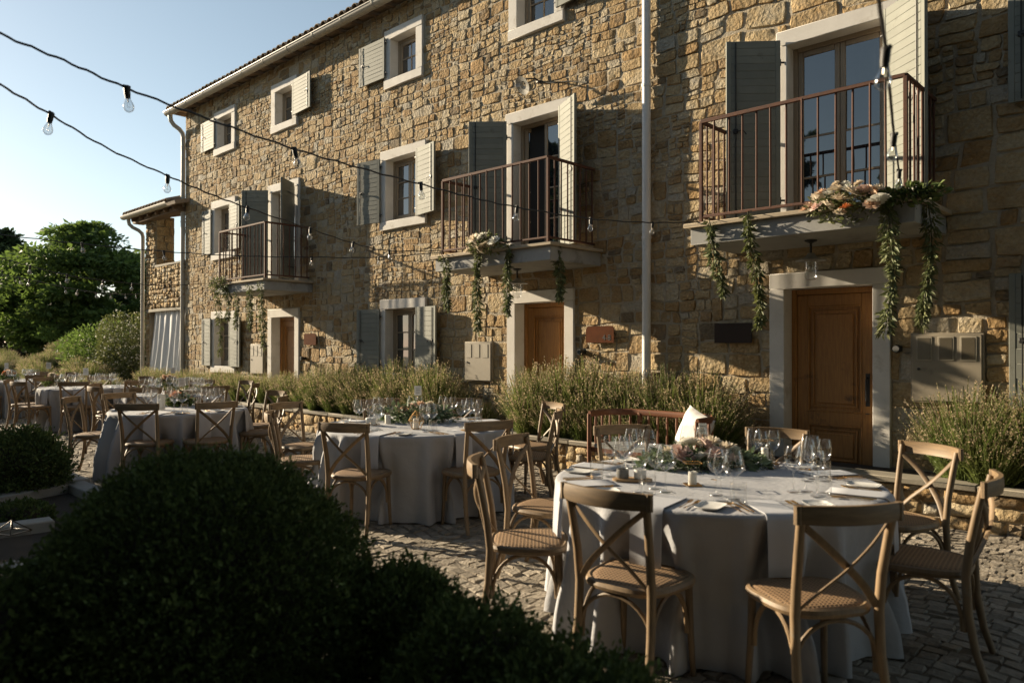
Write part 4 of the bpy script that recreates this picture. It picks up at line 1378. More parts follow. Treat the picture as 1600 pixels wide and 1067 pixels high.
# --- lavender
def lavender_meshes(seed, nstem=800, R_=0.42, H=0.85):
    r_ = np.random.default_rng(seed)
    V, F, T = [], [], []
    k = 0
    fP, fD, fT = [], [], []
    a = r_.uniform(0, 2*PI, nstem)
    e = r_.random(nstem)**0.6
    base = np.stack([np.cos(a)*e*0.20, np.sin(a)*e*0.13, np.zeros(nstem)], 1)
    lean = np.stack([np.cos(a)*e*R_+r_.normal(0, 0.06, nstem), np.sin(a)*e*R_*0.8+r_.normal(0, 0.05, nstem), np.zeros(nstem)], 1)
    h = H*(1-0.30*e**2)*r_.uniform(0.55, 1.2, nstem)
    lean[:, 0] += 0.05
    top = base+lean; top[:, 2] = h
    mid = base+lean*0.38; mid[:, 2] = h*0.52
    side = np.stack([-np.sin(a+r_.normal(0, 1, nstem)), np.cos(a+r_.normal(0, 1, nstem)), np.zeros(nstem)], 1)
    w0, w1, w2 = 0.0050, 0.0036, 0.0022
    S = np.stack([base-side*w0, base+side*w0, mid+side*w1, mid-side*w1, top+side*w2, top-side*w2], 1)
    V = S.reshape(-1, 3)
    i6 = np.arange(nstem)*6
    F = np.concatenate([np.stack([i6, i6+1, i6+2, i6+3], 1), np.stack([i6+3, i6+2, i6+4, i6+5], 1)])
    tone = np.repeat(np.clip(r_.normal(0.45, 0.25, nstem), 0, 1), 6)
    # narrow leaves along the lower half
    m = 8
    tt = r_.uniform(0.05, 0.72, (nstem, m))
    P = (base[:, None]+(lean*0.62)[:, None]*tt[..., None])
    P[..., 2] = (h[:, None]*tt)
    P = P.reshape(-1, 3)
    Dv = np.repeat(lean*0.8+np.array([0, 0, 0.55]), m, 0)+r_.normal(0, 0.35, P.shape)
    LV, LF = leaf_quads(P, Dv, 0.065, 0.13)
    me = mesh_np('stems', np.concatenate([V, LV]), np.concatenate([F, LF+len(V)]), smooth=False)
    set_tone(me, np.concatenate([tone, np.repeat(np.clip(r_.normal(0.5, 0.28, len(P)), 0, 1), 4)]))
    # flower spikes: whorls near the tip
    q = 7
    f = np.linspace(0.86, 1.0, q)[None]+r_.normal(0, 0.006, (nstem, q))
    d = top-mid
    FP = mid[:, None]+d[:, None]*((f-0.52)/0.48)[..., None]
    sel = r_.random(nstem) < 0.62
    FP = FP[sel].reshape(-1, 3)
    FD = np.repeat((d/np.linalg.norm(d, axis=1)[:, None])[sel], q, 0)+r_.normal(0, 0.55, FP.shape)
    fm = leaf_mesh('flower_spikes', FP, FD, 0.021, 0.55, np.clip(r_.normal(0.5, 0.25, len(FP)), 0, 1))
    me.materials.append(M['lavender_leaf']); fm.materials.append(M['lavender_flower'])
    return me, fm
LAV = [lavender_meshes(40+i, 900) for i in range(4)]
MARKS = [(-31, 'beyond the porch'), (-20.5, 'under the porch curtain'), (-18.9, 'at the corner of the house'), (-17.3, 'below the farthest shuttered window'), (-15.6, 'below the farthest meter box'),
         (-14.0, 'before the farthest door'), (-12.6, 'past the farthest door'), (-11.4, 'beside the ground floor window with grey shutters'), (-10.0, 'below the ground floor window with grey shutters'), (-8.6, 'below the meter box with pale panels'),
         (-6.9, 'before the 4-8 door'), (-5.9, 'below the 4-8 sign'), (-5.05, 'at the foot of the white downpipe'), (-4.3, 'behind the spindle bench'),
         (-2.0, 'beside the panelled door frame'), (-1.2, 'below the meter box with three small windows'), (-0.2, 'under the shutters at the end of the wall')]
def lavender(x, y, z, s, sx=1.0, low=False):
    d = min(MARKS, key=lambda m_: abs(m_[0]-x))[1]
    t = thing('lavender', ('low lavender spilling over the coping ' if low else 'bushy lavender with dry flower spikes ') + d, 'lavender', (x, y, z), random.uniform(-0.4, 0.4), 'lavender plants along the foot of the house')
    a, b = random.choice(LAV)
    t.scale = (s*sx, s, s*random.uniform(0.92, 1.05))
    obj('stems', a, None, t); obj('flower_spikes', b, None, t)
x = -20.4
while x < 1.2:
    sc = 1.0
    skip = rd[0]-0.12 < x < rd[1]+0.30 or -8.5 < x < -7.25
    if not skip:
        zt = 1.0
        if x > -2.2:
            zt = 0.98
        elif x < -12.5:
            zt = 0.72
        lavender(x, BED_Y+0.33+random.uniform(-0.05, 0.06), PZ-0.06, zt*random.uniform(0.94, 1.06))
        if -12.5 < x < -5:
            lavender(x+0.05, BED_Y+0.13, PZ-0.04, zt*random.uniform(0.48, 0.62), low=True)
        if -12 < x:
            lavender(x+0.22, BED_Y+0.20, PZ-0.06, zt*random.uniform(0.60, 0.80), low=True)
    x += random.uniform(0.44, 0.62)
lavender(-8.3, BED_Y+0.30, PZ-0.06, 0.72); lavender(-7.75, BED_Y+0.34, PZ-0.06, 0.50)
# bank with lavender and a pale flowering shrub beyond the porch
bank = MB()
nx, ny = 24, 14
G = np.zeros((nx, ny, 3))
for i in range(nx):
    for j in range(ny):
        x = -46+i*(46-20.5)/(nx-1); y = 5.4+j*0.75
        hh = 1.15*math.sin(PI*min(1, max(0, (y-5.4)/9.5)))*min(1, max(0, (-20.0-x)/6))*(1 if x > -38 else max(0, (x+46)/8))
        G[i, j] = (x, y, -0.08+hh+0.05*mnoise.noise(Vector((x*0.8, y*0.8, 0))))
bank.grid(G)
o = struct('bank', bank, M['field'], smooth=True)
def bank_h(x, y):
    return -0.08+1.15*math.sin(PI*min(1, max(0, (y-5.4)/9.5)))*min(1, max(0, (-20.0-x)/6))*(1 if x > -38 else max(0, (x+46)/8))
for i in range(46):
    x = random.uniform(-37, -21.2); y = random.uniform(6.0, 10.5)
    if x > -23.5 and y > 7.2:
        y = random.uniform(5.9, 7.2)
    t = thing('lavender', 'lavender clump on the bank beyond the porch', 'lavender', (x, y, bank_h(x, y)), random.uniform(0, 6), 'lavender clumps on the bank')
    a, b = random.choice(LAV)
    s_ = random.uniform(0.6, 0.85)
    t.scale = (s_*1.2, s_*1.2, s_)
    obj('stems', a, None, t); obj('flower_spikes', b, None, t)
q = ground_at(203, 25.5)
t = thing('flowering_shrub', 'pale green shrub with whitish blossom beside the porch downpipe', 'shrub', (q.x, q.y, 0))
u = unit(9000)
P = u*(rng.random(9000)**0.4)[:, None]*np.array([1.1, 1.1, 1.15])+np.array([0, 0, 1.35])
P += 0.16*np.sin(P[:, [1, 2, 0]]*5)
obj('leaves', leaf_mesh('leaves', P, u+rng.normal(0, 0.6, P.shape), 0.085, 0.4), M['shrub_leaf'], t)
sel = rng.random(9000) < 0.10
obj('blossom', leaf_mesh('blossom', P[sel]*1.03, unit(int(sel.sum())), 0.055, 0.9), M['white_petal'], t)
obj('stems', MB().tube([(0, 0, -0.1), (0.1, 0, 0.6), (0.2, 0.1, 1.4)], [0.05, 0.03, 0.01], 6).tube([(0, 0, -0.1), (-0.15, 0.1, 0.6), (-0.4, 0.1, 1.4)], [0.05, 0.03, 0.01], 6), M['bark'], t)
q = ground_at(160, 27.5)
t = thing('yellow_green_shrub', 'low yellow-green shrub on the bank below the bright tree', 'shrub', (q.x, q.y, 0.4))
u = unit(6000)
P = u*(rng.random(6000)**0.4)[:, None]*np.array([1.5, 1.2, 0.9])+np.array([0, 0, 0.9])
P += 0.18*np.sin(P[:, [1, 2, 0]]*4)
obj('leaves', leaf_mesh('leaves', P, u+rng.normal(0, 0.6, P.shape), 0.10, 0.45), M['tree_leaf'], t)
obj('stems', MB().tube([(0, 0, -0.5), (0.1, 0, 0.4), (0.3, 0.1, 1.0)], [0.05, 0.03, 0.01], 6), M['bark'], t)

# ------------------------------------------------------------------ chairs
def make_chair():
    t = thing('crossback_chair', 'weathered oak crossback chair', 'chair', group='crossback chairs round the tables')
    m = MB()
    # seat outline: rounded trapezoid, front wider than back
    n = 40
    a = np.arange(n)*2*PI/n
    e = 2/3.2
    ox = np.sign(np.cos(a))*np.abs(np.cos(a))**e; oy = np.sign(np.sin(a))*np.abs(np.sin(a))**e
    wx = 0.213+0.022*oy
    rim = np.stack([ox*wx, oy*0.205, np.full(n, 0.447)], 1)
    obj('seat_frame', MB().tube(rim, 0.021, 8, closed=True, flat=0.9), M['chair'], t)
    rings = []
    for s, z in ((0.99, 0.452), (0.93, 0.465), (0.80, 0.470), (0.5, 0.472), (0.02, 0.472)):
        rings.append(np.stack([rim[:, 0]*s, rim[:, 1]*s, np.full(n, z)], 1))
    for s, z in ((0.98, 0.437),):
        rings.insert(0, np.stack([rim[:, 0]*s, rim[:, 1]*s, np.full(n, z)], 1))
    G = np.stack(rings+[np.stack([rim[:, 0]*0.02, rim[:, 1]*0.02, np.full(n, 0.47)], 1)])
    G = np.concatenate([G, G[:, :1]], 1)
    sm = MB().grid(G[:, ::-1])
    obj('seat', sm, M['rattan'], t)
    for s in (-1, 1):
        obj('leg', MB().tube([(s*0.205, -0.285, 0), (s*0.196, -0.245, 0.12), (s*0.19, -0.215, 0.28), (s*0.188, -0.205, 0.45), (s*0.190, -0.222, 0.60), (s*0.197, -0.252, 0.75), (s*0.203, -0.278, 0.865)],
            [0.0165, 0.018, 0.0195, 0.0205, 0.0195, 0.0185, 0.0175], 10), M['chair'], t)
        obj('leg', MB().tube([(s*0.192, 0.182, 0), (s*0.182, 0.172, 0.2), (s*0.176, 0.165, 0.43)], [0.0135, 0.016, 0.0185], 10), M['chair'], t)
    # top rail: a bent plank that bows to the rear, rolled ends
    k = 15
    xs = np.linspace(-0.222, 0.222, k)
    ys = -0.292-0.050*(1-(xs/0.222)**2)+0.0
    G = np.zeros((k, 6, 3))
    for i in range(k):
        f = abs(xs[i]/0.222)
        h = 0.037*(1-0.10*f**4)
        for j, q in enumerate((-1, -0.8, -0.3, 0.3, 0.8, 1)):
            G[i, j] = (xs[i], ys[i]+0.004*(1-q*q)*-1, 0.856+q*h+0.012*(1-f*f)*0)
    rl = MB().sheet(G, (0, 0.020, 0))
    for s in (-1, 1):
        rl.tube([(s*0.222, -0.284, 0.820), (s*0.222, -0.284, 0.891)], 0.0165, 8)
    obj('top_rail', rl, M['chair_rail'], t)
    for s in (-1, 1):
        p = [Vector((s*0.192, -0.262, 0.815)), Vector((s*0.10, -0.283-0.006*s, 0.735)), Vector((0, -0.278-0.006*s, 0.645)), Vector((-s*0.10, -0.246-0.006*s, 0.555)), Vector((-s*0.178, -0.205, 0.465))]
        pp = []
        for i in range(13):
            f = i/12*4; j = min(3, int(f)); q = f-j
            p0, p1, p2, p3 = p[max(0, j-1)], p[j], p[j+1], p[min(4, j+2)]
            pp.append(0.5*((2*p1)+(p2-p0)*q+(2*p0-5*p1+4*p2-p3)*q*q+(3*p1-p0-3*p2+p3)*q**3))
        obj('cross_slat', MB().tube(pp, 0.0165, 8, flat=0.36, up=(0.6*s, 0, 0.8)), M['chair'], t)
    def arch(p, q, zl, zh, r=0.010):
        p, q = Vector(p), Vector(q)
        pts = []
        for i in range(15):
            f = i/14
            c = p.lerp(q, 0.5-0.5*math.cos(PI*f))
            pts.append((c.x, c.y, zl+(zh-zl)*math.sin(PI*f)**0.75))
        return MB().tube(pts, r, 7)
    obj('brace', arch((-0.19, -0.20, 0), (0.19, -0.20, 0), 0.20, 0.418), M['chair'], t)
    obj('brace', arch((-0.175, 0.152, 0), (0.175, 0.152, 0), 0.20, 0.418), M['chair'], t)
    for s in (-1, 1):
        obj('brace', arch((s*0.182, -0.19, 0), (s*0.172, 0.15, 0), 0.20, 0.418), M['chair'], t)
    return t
chair0 = make_chair()
remember(chair0)
first = [True]
def put_chair(p, ang, label, group):
    c = chair0 if first[0] else copy_tree(chair0)
    first[0] = False
    c.location = p
    c.scale = (1, 1, 1.04)
    c.rotation_euler = (0, 0, ang)
    c['label'] = label
    c['group'] = group
    return c

# ------------------------------------------------------------------ tables, cloths, settings
CT = 0.768                                     # top of the cloth
def cloth_mesh(r, seed, dents, hem=0.012):
    r_ = np.random.default_rng(seed)
    nt = 240
    th = np.arange(nt)*2*PI/nt
    nf = int(r*21)
    ph = np.cumsum(r_.uniform(0.6, 1.4, nf)); ph = ph/ph[-1]*2*PI
    fold = np.zeros(nt)
    for c in ph:
        d = (th-c+PI) % (2*PI)-PI
        fold += r_.uniform(0.55, 1.25)*np.exp(-(d/r_.uniform(0.04, 0.07))**2)
    fold = fold/fold.max()
    rows = []
    for s in (0.02, 0.35, 0.7, 0.9, 0.97):
        rows.append(np.stack([np.cos(th)*r*s, np.sin(th)*r*s, np.full(nt, CT-0.001)+0.0015*np.sin(th*3+s*9)], 1))
    for z, off in ((CT-0.002, -0.006), (CT-0.008, 0.004), (CT-0.022, 0.009)):
        rows.append(np.stack([np.cos(th)*(r+off), np.sin(th)*(r+off), np.full(nt, z)], 1))
    nz = 20
    for j in range(1, nz+1):
        t = j/nz
        z = (CT-0.022)*(1-t)+hem*t
        R_ = r+0.008+0.035*t+(fold-0.32)*0.27*min(1, t*1.45)**0.65
        for da in dents:
            d = (th-da+PI) % (2*PI)-PI
            amt = 0.16*math.exp(-((t-0.48)/0.26)**2)+0.05*(t > 0.5)
            R_ = R_-amt*np.exp(-(d/0.21)**2)
        sw = 0.05*t*np.sin(th*2+seed)
        zz = np.full(nt, z)
        if j == nz:
            zz = zz+0.010*np.abs(np.sin(th*5+seed))*0
        wr = np.array([mnoise.noise(Vector((math.cos(q)*5+seed, math.sin(q)*5, z*4)))*0.010+mnoise.noise(Vector((math.cos(q)*14, math.sin(q)*14+seed, z*13)))*0.005 for q in th])*min(1, t*4)
        R_ = R_+wr
        rows.append(np.stack([np.cos(th+sw*0.15)*R_, np.sin(th+sw*0.15)*R_, zz], 1))
    G = np.stack(rows)
    G = np.concatenate([G, G[:, :1]], 1)
    m = MB().grid(G)
    return m.mesh('tablecloth', smooth=True, sharp=None)

def glass_profiles():
    foot = [(0.0, 0.002), (0.034, 0.0), (0.036, 0.003), (0.012, 0.008), (0.0045, 0.016), (0.0038, 0.05), (0.0038, 0.092), (0.007, 0.100)]
    g = {}
    g['angular wine glass'] = foot+[(0.030, 0.112), (0.050, 0.132), (0.0535, 0.140), (0.049, 0.165), (0.042, 0.195), (0.0355, 0.222)]
    g['tulip wine glass'] = foot+[(0.020, 0.108), (0.032, 0.125), (0.038, 0.148), (0.037, 0.172), (0.032, 0.200), (0.029, 0.212)]
    g['balloon wine glass'] = foot+[(0.026, 0.108), (0.042, 0.125), (0.049, 0.150), (0.047, 0.178), (0.039, 0.207), (0.036, 0.215)]
    g['water tumbler'] = [(0.0, 0.008), (0.033, 0.008), (0.034, 0.0), (0.036, 0.004), (0.038, 0.092)]
    return g
GLASS = {}
for k, p in glass_profiles().items():
    me = MB().lathe([(a*(0.98 if 'balloon' in k else 1.06), b*1.14) for a, b in p], 20).mesh('glass', sharp=None)
    me.materials.append(M['clear'])
    GLASS[k] = me
def cutlery():
    out = {}
    m = MB()                                   # fork along +Y
    m.tube([(0, -0.10, 0.006), (0, -0.02, 0.004), (0, 0.03, 0.006), (0, 0.045, 0.006)], [0.0045, 0.003, 0.004, 0.009], 6, flat=0.45, up=(1, 0, 0))
    for x in (-0.0085, -0.003, 0.003, 0.0085):
        m.bar((x, 0.045, 0.006), (x*0.9, 0.095, 0.010), 0.003, 0.0028, b=0.0005)
    out['fork'] = m
    m = MB()
    m.tube([(0, -0.11, 0.005), (0, -0.02, 0.005), (0, 0.0, 0.005)], [0.0055, 0.0045, 0.005], 6, flat=0.5, up=(1, 0, 0))
    m.add([(-0.006, 0, 0.004), (0.006, 0, 0.004), (0.009, 0.07, 0.004), (0.002, 0.115, 0.004), (-0.006, 0.08, 0.004), (-0.006, 0, 0.006), (0.006, 0, 0.006), (0.009, 0.07, 0.0055), (0.002, 0.115, 0.005), (-0.006, 0.08, 0.0055)],
          [[4, 3, 2, 1, 0], [5, 6, 7, 8, 9], [0, 1, 6, 5], [1, 2, 7, 6], [2, 3, 8, 7], [3, 4, 9, 8], [4, 0, 5, 9]])
    out['knife'] = m
    m = MB()
    m.tube([(0, -0.10, 0.005), (0, -0.02, 0.004), (0, 0.04, 0.006)], [0.0048, 0.003, 0.004], 6, flat=0.45, up=(1, 0, 0))
    G = np.array([[(math.cos(a)*0.018*s, 0.065+math.sin(a)*0.027*s, 0.010-0.006*(1-s*s)) for a in np.arange(13)*2*PI/12] for s in (0.02, 0.5, 0.8, 1.0)])
    m.sheet(G, (0, 0, -0.0015))
    out['spoon'] = m
    return out
CUT = {}
for k, m in cutlery().items():
    me = m.mesh(k); me.materials.append(M['gold']); CUT[k] = me
pl = MB()
G = []
for (s, z) in ((0.02, 0.004), (0.75, 0.004), (0.86, 0.007), (1.0, 0.013)):
    row = []
    for i in range(33):
        a = i*2*PI/32
        e = 2/5.0
        row.append((math.copysign(abs(math.cos(a))**e, math.cos(a))*0.062*s, math.copysign(abs(math.sin(a))**e, math.sin(a))*0.085*s, z))
    G.append(row)
plate_me = MB().sheet(np.array(G), (0, 0, -0.004)).mesh('side_plate'); plate_me.materials.append(M['ceramic'])
def napkin_mesh(r):
    """a folded napkin lying at the seat and falling over the table's edge; +X is outward"""
    vs = np.linspace(-0.083, 0.083, 6)
    G = []
    for d in (-0.30, -0.2, -0.1, -0.03, -0.004):
        G.append([(math.sqrt(r*r-v*v)+d, v, CT+0.004) for v in vs])
    for z, off in ((CT-0.008, 0.013), (CT-0.03, 0.021), (CT-0.09, 0.027), (CT-0.16, 0.030), (CT-0.23, 0.033), (CT-0.28, 0.034)):
        G.append([(math.sqrt(r*r-v*v)+off+0.004*math.sin(v*40), v, z) for v in vs])
    m = MB().sheet(np.array(G), (0.003, 0, 0.004))
    me = m.mesh('napkin', sharp=60); me.materials.append(M['napkin'])
    return me

SIDES = ['near end', 'near wall corner', 'wall side', 'far wall corner', 'far end', 'far garden corner', 'garden side', 'near garden corner']
def sides_for(angs):
    """one side name per seat, unique: world angles matched in order to the eight names"""
    best = None
    order = sorted(range(len(angs)), key=lambda i: angs[i] % (2*PI))
    for sh in range(8):
        cost = 0
        for k, i in enumerate(order):
            d = (angs[i]-((k+sh) % 8)*PI/4+PI) % (2*PI)-PI
            cost += d*d
        if best is None or cost < best[0]:
            best = (cost, sh)
    out = [None]*len(angs)
    for k, i in enumerate(order):
        out[i] = SIDES[(k+best[1]) % 8]
    return out

def put(me, name, label, cat, p, rz, group, tilt=None):
    o = obj(name, me, None, None, loc=p, rot=(tilt or (0, 0))+(rz,) if tilt else (0, 0, rz))
    return tag(o, label, cat, group)

TABLES = []
def dining_table(key, depth, lat, r, seats, dists, detail, seed, twist=None):
    """seats: angles seen from the camera, 0 towards it, negative to the left"""
    c = cam_pt(depth, lat)
    fwd = cam_pt(1, 0); rgt = cam_pt(0, 1)
    t = thing('round_table', 'round folding table hidden under the cloth, '+key, 'table', (c.x, c.y, 0), 0, 'round dining tables')
    obj('tabletop', MB().lathe([(0.0, 0.765), (r-0.005, 0.765), (r-0.002, 0.755), (r-0.005, 0.735), (0, 0.735)], 40), M['board'], t)
    for k in range(4):
        a = PI/4+k*PI/2
        obj('leg', MB().tube([(math.cos(a)*r*0.5, math.sin(a)*r*0.5, 0), (math.cos(a)*r*0.45, math.sin(a)*r*0.45, 0.735)], 0.018, 8), M['iron'], t)
    dirs = []
    for s in seats:
        d = -fwd*math.cos(R(s))+rgt*math.sin(R(s))
        dirs.append(math.atan2(d.y, d.x))
    names = sides_for(dirs)
    dents = [a for a, d_ in zip(dirs, dists) if d_ < r+0.27]
    o = obj('tablecloth', cloth_mesh(r+0.006, seed, dents), M['linen'], loc=(c.x, c.y, 0), rot=(0, 0, 0))
    tag(o, 'floor length grey linen cloth on the table '+key, 'tablecloth', 'grey linen tablecloths')
    nap = napkin_mesh(r+0.006)
    rr = random.Random(seed)
    for s, a, d_, nm, tw in zip(seats, dirs, dists, names, twist or [None]*8):
        p = Vector((c.x+math.cos(a)*d_, c.y+math.sin(a)*d_, 0))
        put_chair(p, a+PI/2+(rr.uniform(-0.09, 0.09) if tw is None else R(tw)), 'oak crossback chair at the %s of the table %s' % (nm, key), 'crossback chairs round the tables')
        er = Vector((math.cos(a), math.sin(a), 0)); et = Vector((math.sin(a), -math.cos(a), 0))   # et: the sitter's right is -et
        def pos(rad, v, z=CT+0.003):
            return Vector((c.x, c.y, 0))+er*rad+et*v+Vector((0, 0, z))
        setting = 'at the %s, table %s' % (nm, key)
        put(nap, 'napkin', 'linen napkin over the edge '+setting, 'napkin', (c.x, c.y, 0), a+rr.uniform(-0.02, 0.02), 'linen napkins')
        if detail >= 2:
            put(plate_me, 'side_plate', 'white side plate '+setting, 'plate', pos(r-0.15, -0.245), a+PI/2+rr.uniform(-.08, .08), 'small white side plates')
            for v, k, lab in ((-0.155, 'fork', 'outer gold fork '), (-0.125, 'fork', 'inner gold fork '), (0.125, 'knife', 'inner gold knife '), (0.155, 'knife', 'outer gold knife '), (0.19, 'spoon', 'gold spoon ')):
                put(CUT[k], k, lab+setting, k, pos(r-0.15+rr.uniform(-.01, .01), v), a+PI/2+rr.uniform(-.06, .06), 'gold cutlery')
        gl = [('angular wine glass', r-0.36, 0.10), ('tulip wine glass', r-0.33, 0.195), ('water tumbler', r-0.27, 0.12)]
        gl.append(('balloon wine glass', r-0.45, 0.165))
        for k, rad, v in gl:
            put(GLASS[k], 'tumbler' if 'tumbler' in k else 'wine_glass', k+' '+setting, 'tumbler' if 'tumbler' in k else 'wine glass', pos(rad+rr.uniform(-.03, .03), v+rr.uniform(-.02, .02)), rr.uniform(0, 6), 'glasses on the tables')
    TABLES.append((key, c, r))
    return c

T1 = dining_table('by the spindle bench', 4.38, 1.19, 0.92, [-124, -78, -34, 5, 56, 103, 147, 192], [1.14, 1.12, 1.07, 1.15, 1.08, 1.24, 1.22, 1.25], 3, 21, [4, -14, -6, 5, -3, 6, 0, 0])
T2 = dining_table('before the 4-8 door', 7.36, -0.945, 0.92, [-18, 33, 88, 122, 166, -157, -118, -76], [1.10, 1.10, 1.10, 1.36, 1.25, 1.25, 1.48, 1.09], 3, 33)
T3 = dining_table('behind the clipped ball', 9.19, -4.11, 0.78, [3, 42, 97, 146, 190, -84, -122, -158], [0.86, 0.94, 0.95, 1.15, 1.05, 0.98, 1.0, 1.05], 2, 47)
T4 = dining_table('beside the far lavender', 12.4, -5.6, 0.80, [5, 50, 95, 140, 185, -85, -130, -40], [1.0]*8, 1, 58)
T5 = dining_table('next to the last', 14.1, -8.05, 0.80, [20, 65, 110, 155, 200, -70, -115, -25], [1.0]*8, 1, 63)
T6 = dining_table('nearest the trees', 16.6, -11.2, 0.80, [10, 55, 100, 145, 190, -80, -125, -35], [1.0]*8, 1, 71)

# --- flowers
def rose_mesh(seed, R_=0.035):
    r_ = np.random.default_rng(seed)
    m = MB()
    for ring, (n, open_, hh, rad) in enumerate(((3, 0.15, 1.0, 0.40), (5, 0.45, 0.95, 0.7), (6, 0.85, 0.78, 1.0), (6, 1.25, 0.5, 1.15))):
        for k in range(n):
            a = 2*PI*k/n+ring*0.5+r_.normal(0, 0.1)
            G = np.zeros((4, 5, 3))
            for i in range(4):
                f = i/3
                for j in range(5):
                    w = (j-2)/2
                    da = w*(0.62 if ring else 0.9)*math.sin(PI*(0.25+0.6*f))
                    rr = R_*rad*(0.25+0.75*f**0.8)*(0.75+0.35*open_*f)
                    z = R_*hh*(1.15*f-0.45*open_*f*f)*(1-0.12*w*w)
                    rr *= 1+0.10*w*w
                    G[i, j] = (math.cos(a+da)*rr, math.sin(a+da)*rr, z)
            m.grid(G)
    return m.mesh('flower', sharp=None)
ROSE = {}
for k, mt in (('cream', 'cream_petal'), ('peach', 'peach_petal'), ('blush', 'pink_petal'), ('white', 'white_petal'), ('orange', 'orange_petal')):
    me = rose_mesh(len(k)); me.materials.append(M[mt]); ROSE[k] = me

def arrangement(label, p, ax, rx, ry, h, nleaf, roses, leafmat='eucalyptus', leaf=0.055, seed=1, group=None, hang=0.0):
    """a low mound of foliage with single blooms; roses = [(x, y, z, kind, size)] in its own frame"""
    t = thing('flower_arrangement', label, 'flowers', p, ax, group)
    r_ = np.random.default_rng(seed)
    u = unit(nleaf); u[:, 2] = np.abs(u[:, 2])*(1 if hang == 0 else 1)
    rad = r_.random(nleaf)**0.45
    P = u*rad[:, None]*np.array([rx, ry, h])
    if hang:
        s = r_.random(nleaf) < 0.35
        P[s, 2] = -np.abs(P[s, 2])*hang/h
    D = u*np.array([1, 1, 0.3])+r_.normal(0, 0.6, P.shape)
    obj('foliage', leaf_mesh('foliage', P, D, leaf, 0.5), M[leafmat], t)
    stem = MB()
    for k in range(7):
        a = r_.uniform(0, 2*PI)
        stem.tube([(0, 0, 0.02), (math.cos(a)*rx*0.5, math.sin(a)*ry*0.5, h*0.4), (math.cos(a)*rx*0.9, math.sin(a)*ry*0.9, h*0.5)], 0.002, 4)
    obj('stems', stem, M['garland_leaf'], t)
    for (x, y, z, k, s) in roses:
        s *= 1.22
        o = obj('flower', ROSE[k], None, t, loc=(x, y, z), rot=(r_.normal(0, 0.35)+0.25*(-y/ry if ry else 0)*-1, r_.normal(0, 0.35)+0.6*x/rx, r_.uniform(0, 6)))
        o.scale = (s, s, s)
    return t
def scatter_roses(n, rx, ry, h, kinds, seed, s0=1.0):
    r_ = random.Random(seed)
    out = []
    for i in range(n):
        a = r_.uniform(0, 2*PI); q = math.sqrt(r_.random())*0.8
        x, y = math.cos(a)*q*rx, math.sin(a)*q*ry
        out.append((x, y, h*math.sqrt(max(0.05, 1-q*q))*0.92, r_.choice(kinds), s0*r_.uniform(0.7, 1.25)))
    return out
def on_cloth(px, py, z=CT+0.003):
    return at(px, py, Z=z)
va = math.atan2(_r.y, _r.x)
arrangement('loose low centrepiece of blush roses and eucalyptus on the bench-side table', on_cloth(1098, 728), va, 0.44, 0.22, 0.12, 900,
            [(-0.16, -0.12, 0.08, 'blush', 1.6), (-0.10, 0.0, 0.13, 'white', 1.4), (0.06, 0.02, 0.14, 'cream', 1.3), (0.05, -0.13, 0.09, 'blush', 1.3), (0.13, -0.08, 0.12, 'cream', 1.2), (0.0, -0.06, 0.13, 'blush', 1.3), (0.10, 0.09, 0.12, 'white', 1.1), (-0.04, 0.08, 0.13, 'cream', 1.1), (0.20, 0.04, 0.08, 'white', 1.1), (-0.22, 0.02, 0.08, 'cream', 1.1), (-0.05, -0.14, 0.07, 'white', 1.0), (0.15, -0.14, 0.06, 'blush', 1.0)], seed=4)
arrangement('mounded centrepiece of white and peach roses beside a glass lantern', on_cloth(655, 659), va, 0.40, 0.2, 0.20, 800,
            scatter_roses(14, 0.30, 0.15, 0.20, ['cream', 'white', 'blush', 'cream', 'peach'], 5), seed=6)
arrangement('dark leafy centrepiece with one orange rose before the white card', on_cloth(281, 634), va, 0.17, 0.15, 0.18, 500,
            [(0.0, -0.12, 0.14, 'orange', 1.3)]+scatter_roses(7, 0.14, 0.1, 0.2, ['blush', 'cream', 'peach'], 8, 0.9), leafmat='box_leaf', seed=7)
arrangement('small flower centrepiece on the table beside the far lavender', on_cloth(262, 603), va, 0.25, 0.15, 0.18, 350, scatter_roses(8, 0.2, 0.1, 0.2, ['cream', 'white', 'blush', 'peach'], 9), seed=9)
arrangement('dark bushy centrepiece on the second table from the far end', on_cloth(84, 601), va, 0.18, 0.15, 0.22, 350, scatter_roses(7, 0.15, 0.1, 0.22, ['cream', 'peach', 'blush'], 10), leafmat='box_leaf', seed=10)
arrangement('reddish flower centrepiece on the end table near the trees', on_cloth(12, 594), va, 0.18, 0.15, 0.2, 300, scatter_roses(9, 0.15, 0.1, 0.2, ['peach', 'orange', 'blush'], 12), leafmat='box_leaf', seed=12)

# --- cards, lanterns, candles, cups
def card_stand(label, p, h=0.17, w=0.075):
    t = thing('table_card', label, 'card', p, va+random.uniform(-0.15, 0.15))
    obj('card', MB().box(-w/2, w/2, -0.0015, 0.0015, h, h+w*1.35, 0.0005), M['card'], t)
    obj('stand', MB().tube([(0, 0.004, 0), (0, 0.004, h+0.02)], 0.003, 6).lathe([(0, 0), (0.03, 0), (0.03, 0.006), (0, 0.006)], 12), M['gold'], t)
    for k in range(4):
        obj('text_line', MB().box(-w*0.32, w*0.32, -0.0026, -0.0016, h+w*(0.3+0.22*k), h+w*(0.3+0.22*k)+0.005, 0.0002), M['ink'], t)
    return t
card_stand('white table card standing behind the blush roses on the bench-side table', on_cloth(1098, 716), 0.17, 0.055)
card_stand('white table card above the white roses on the 4-8 door table', on_cloth(653, 648), 0.22, 0.08)
card_stand('white table card behind the orange rose centrepiece', on_cloth(284, 625), 0.20, 0.09)
card_stand('white table card on the table beside the far lavender', on_cloth(270, 598), 0.20, 0.09)
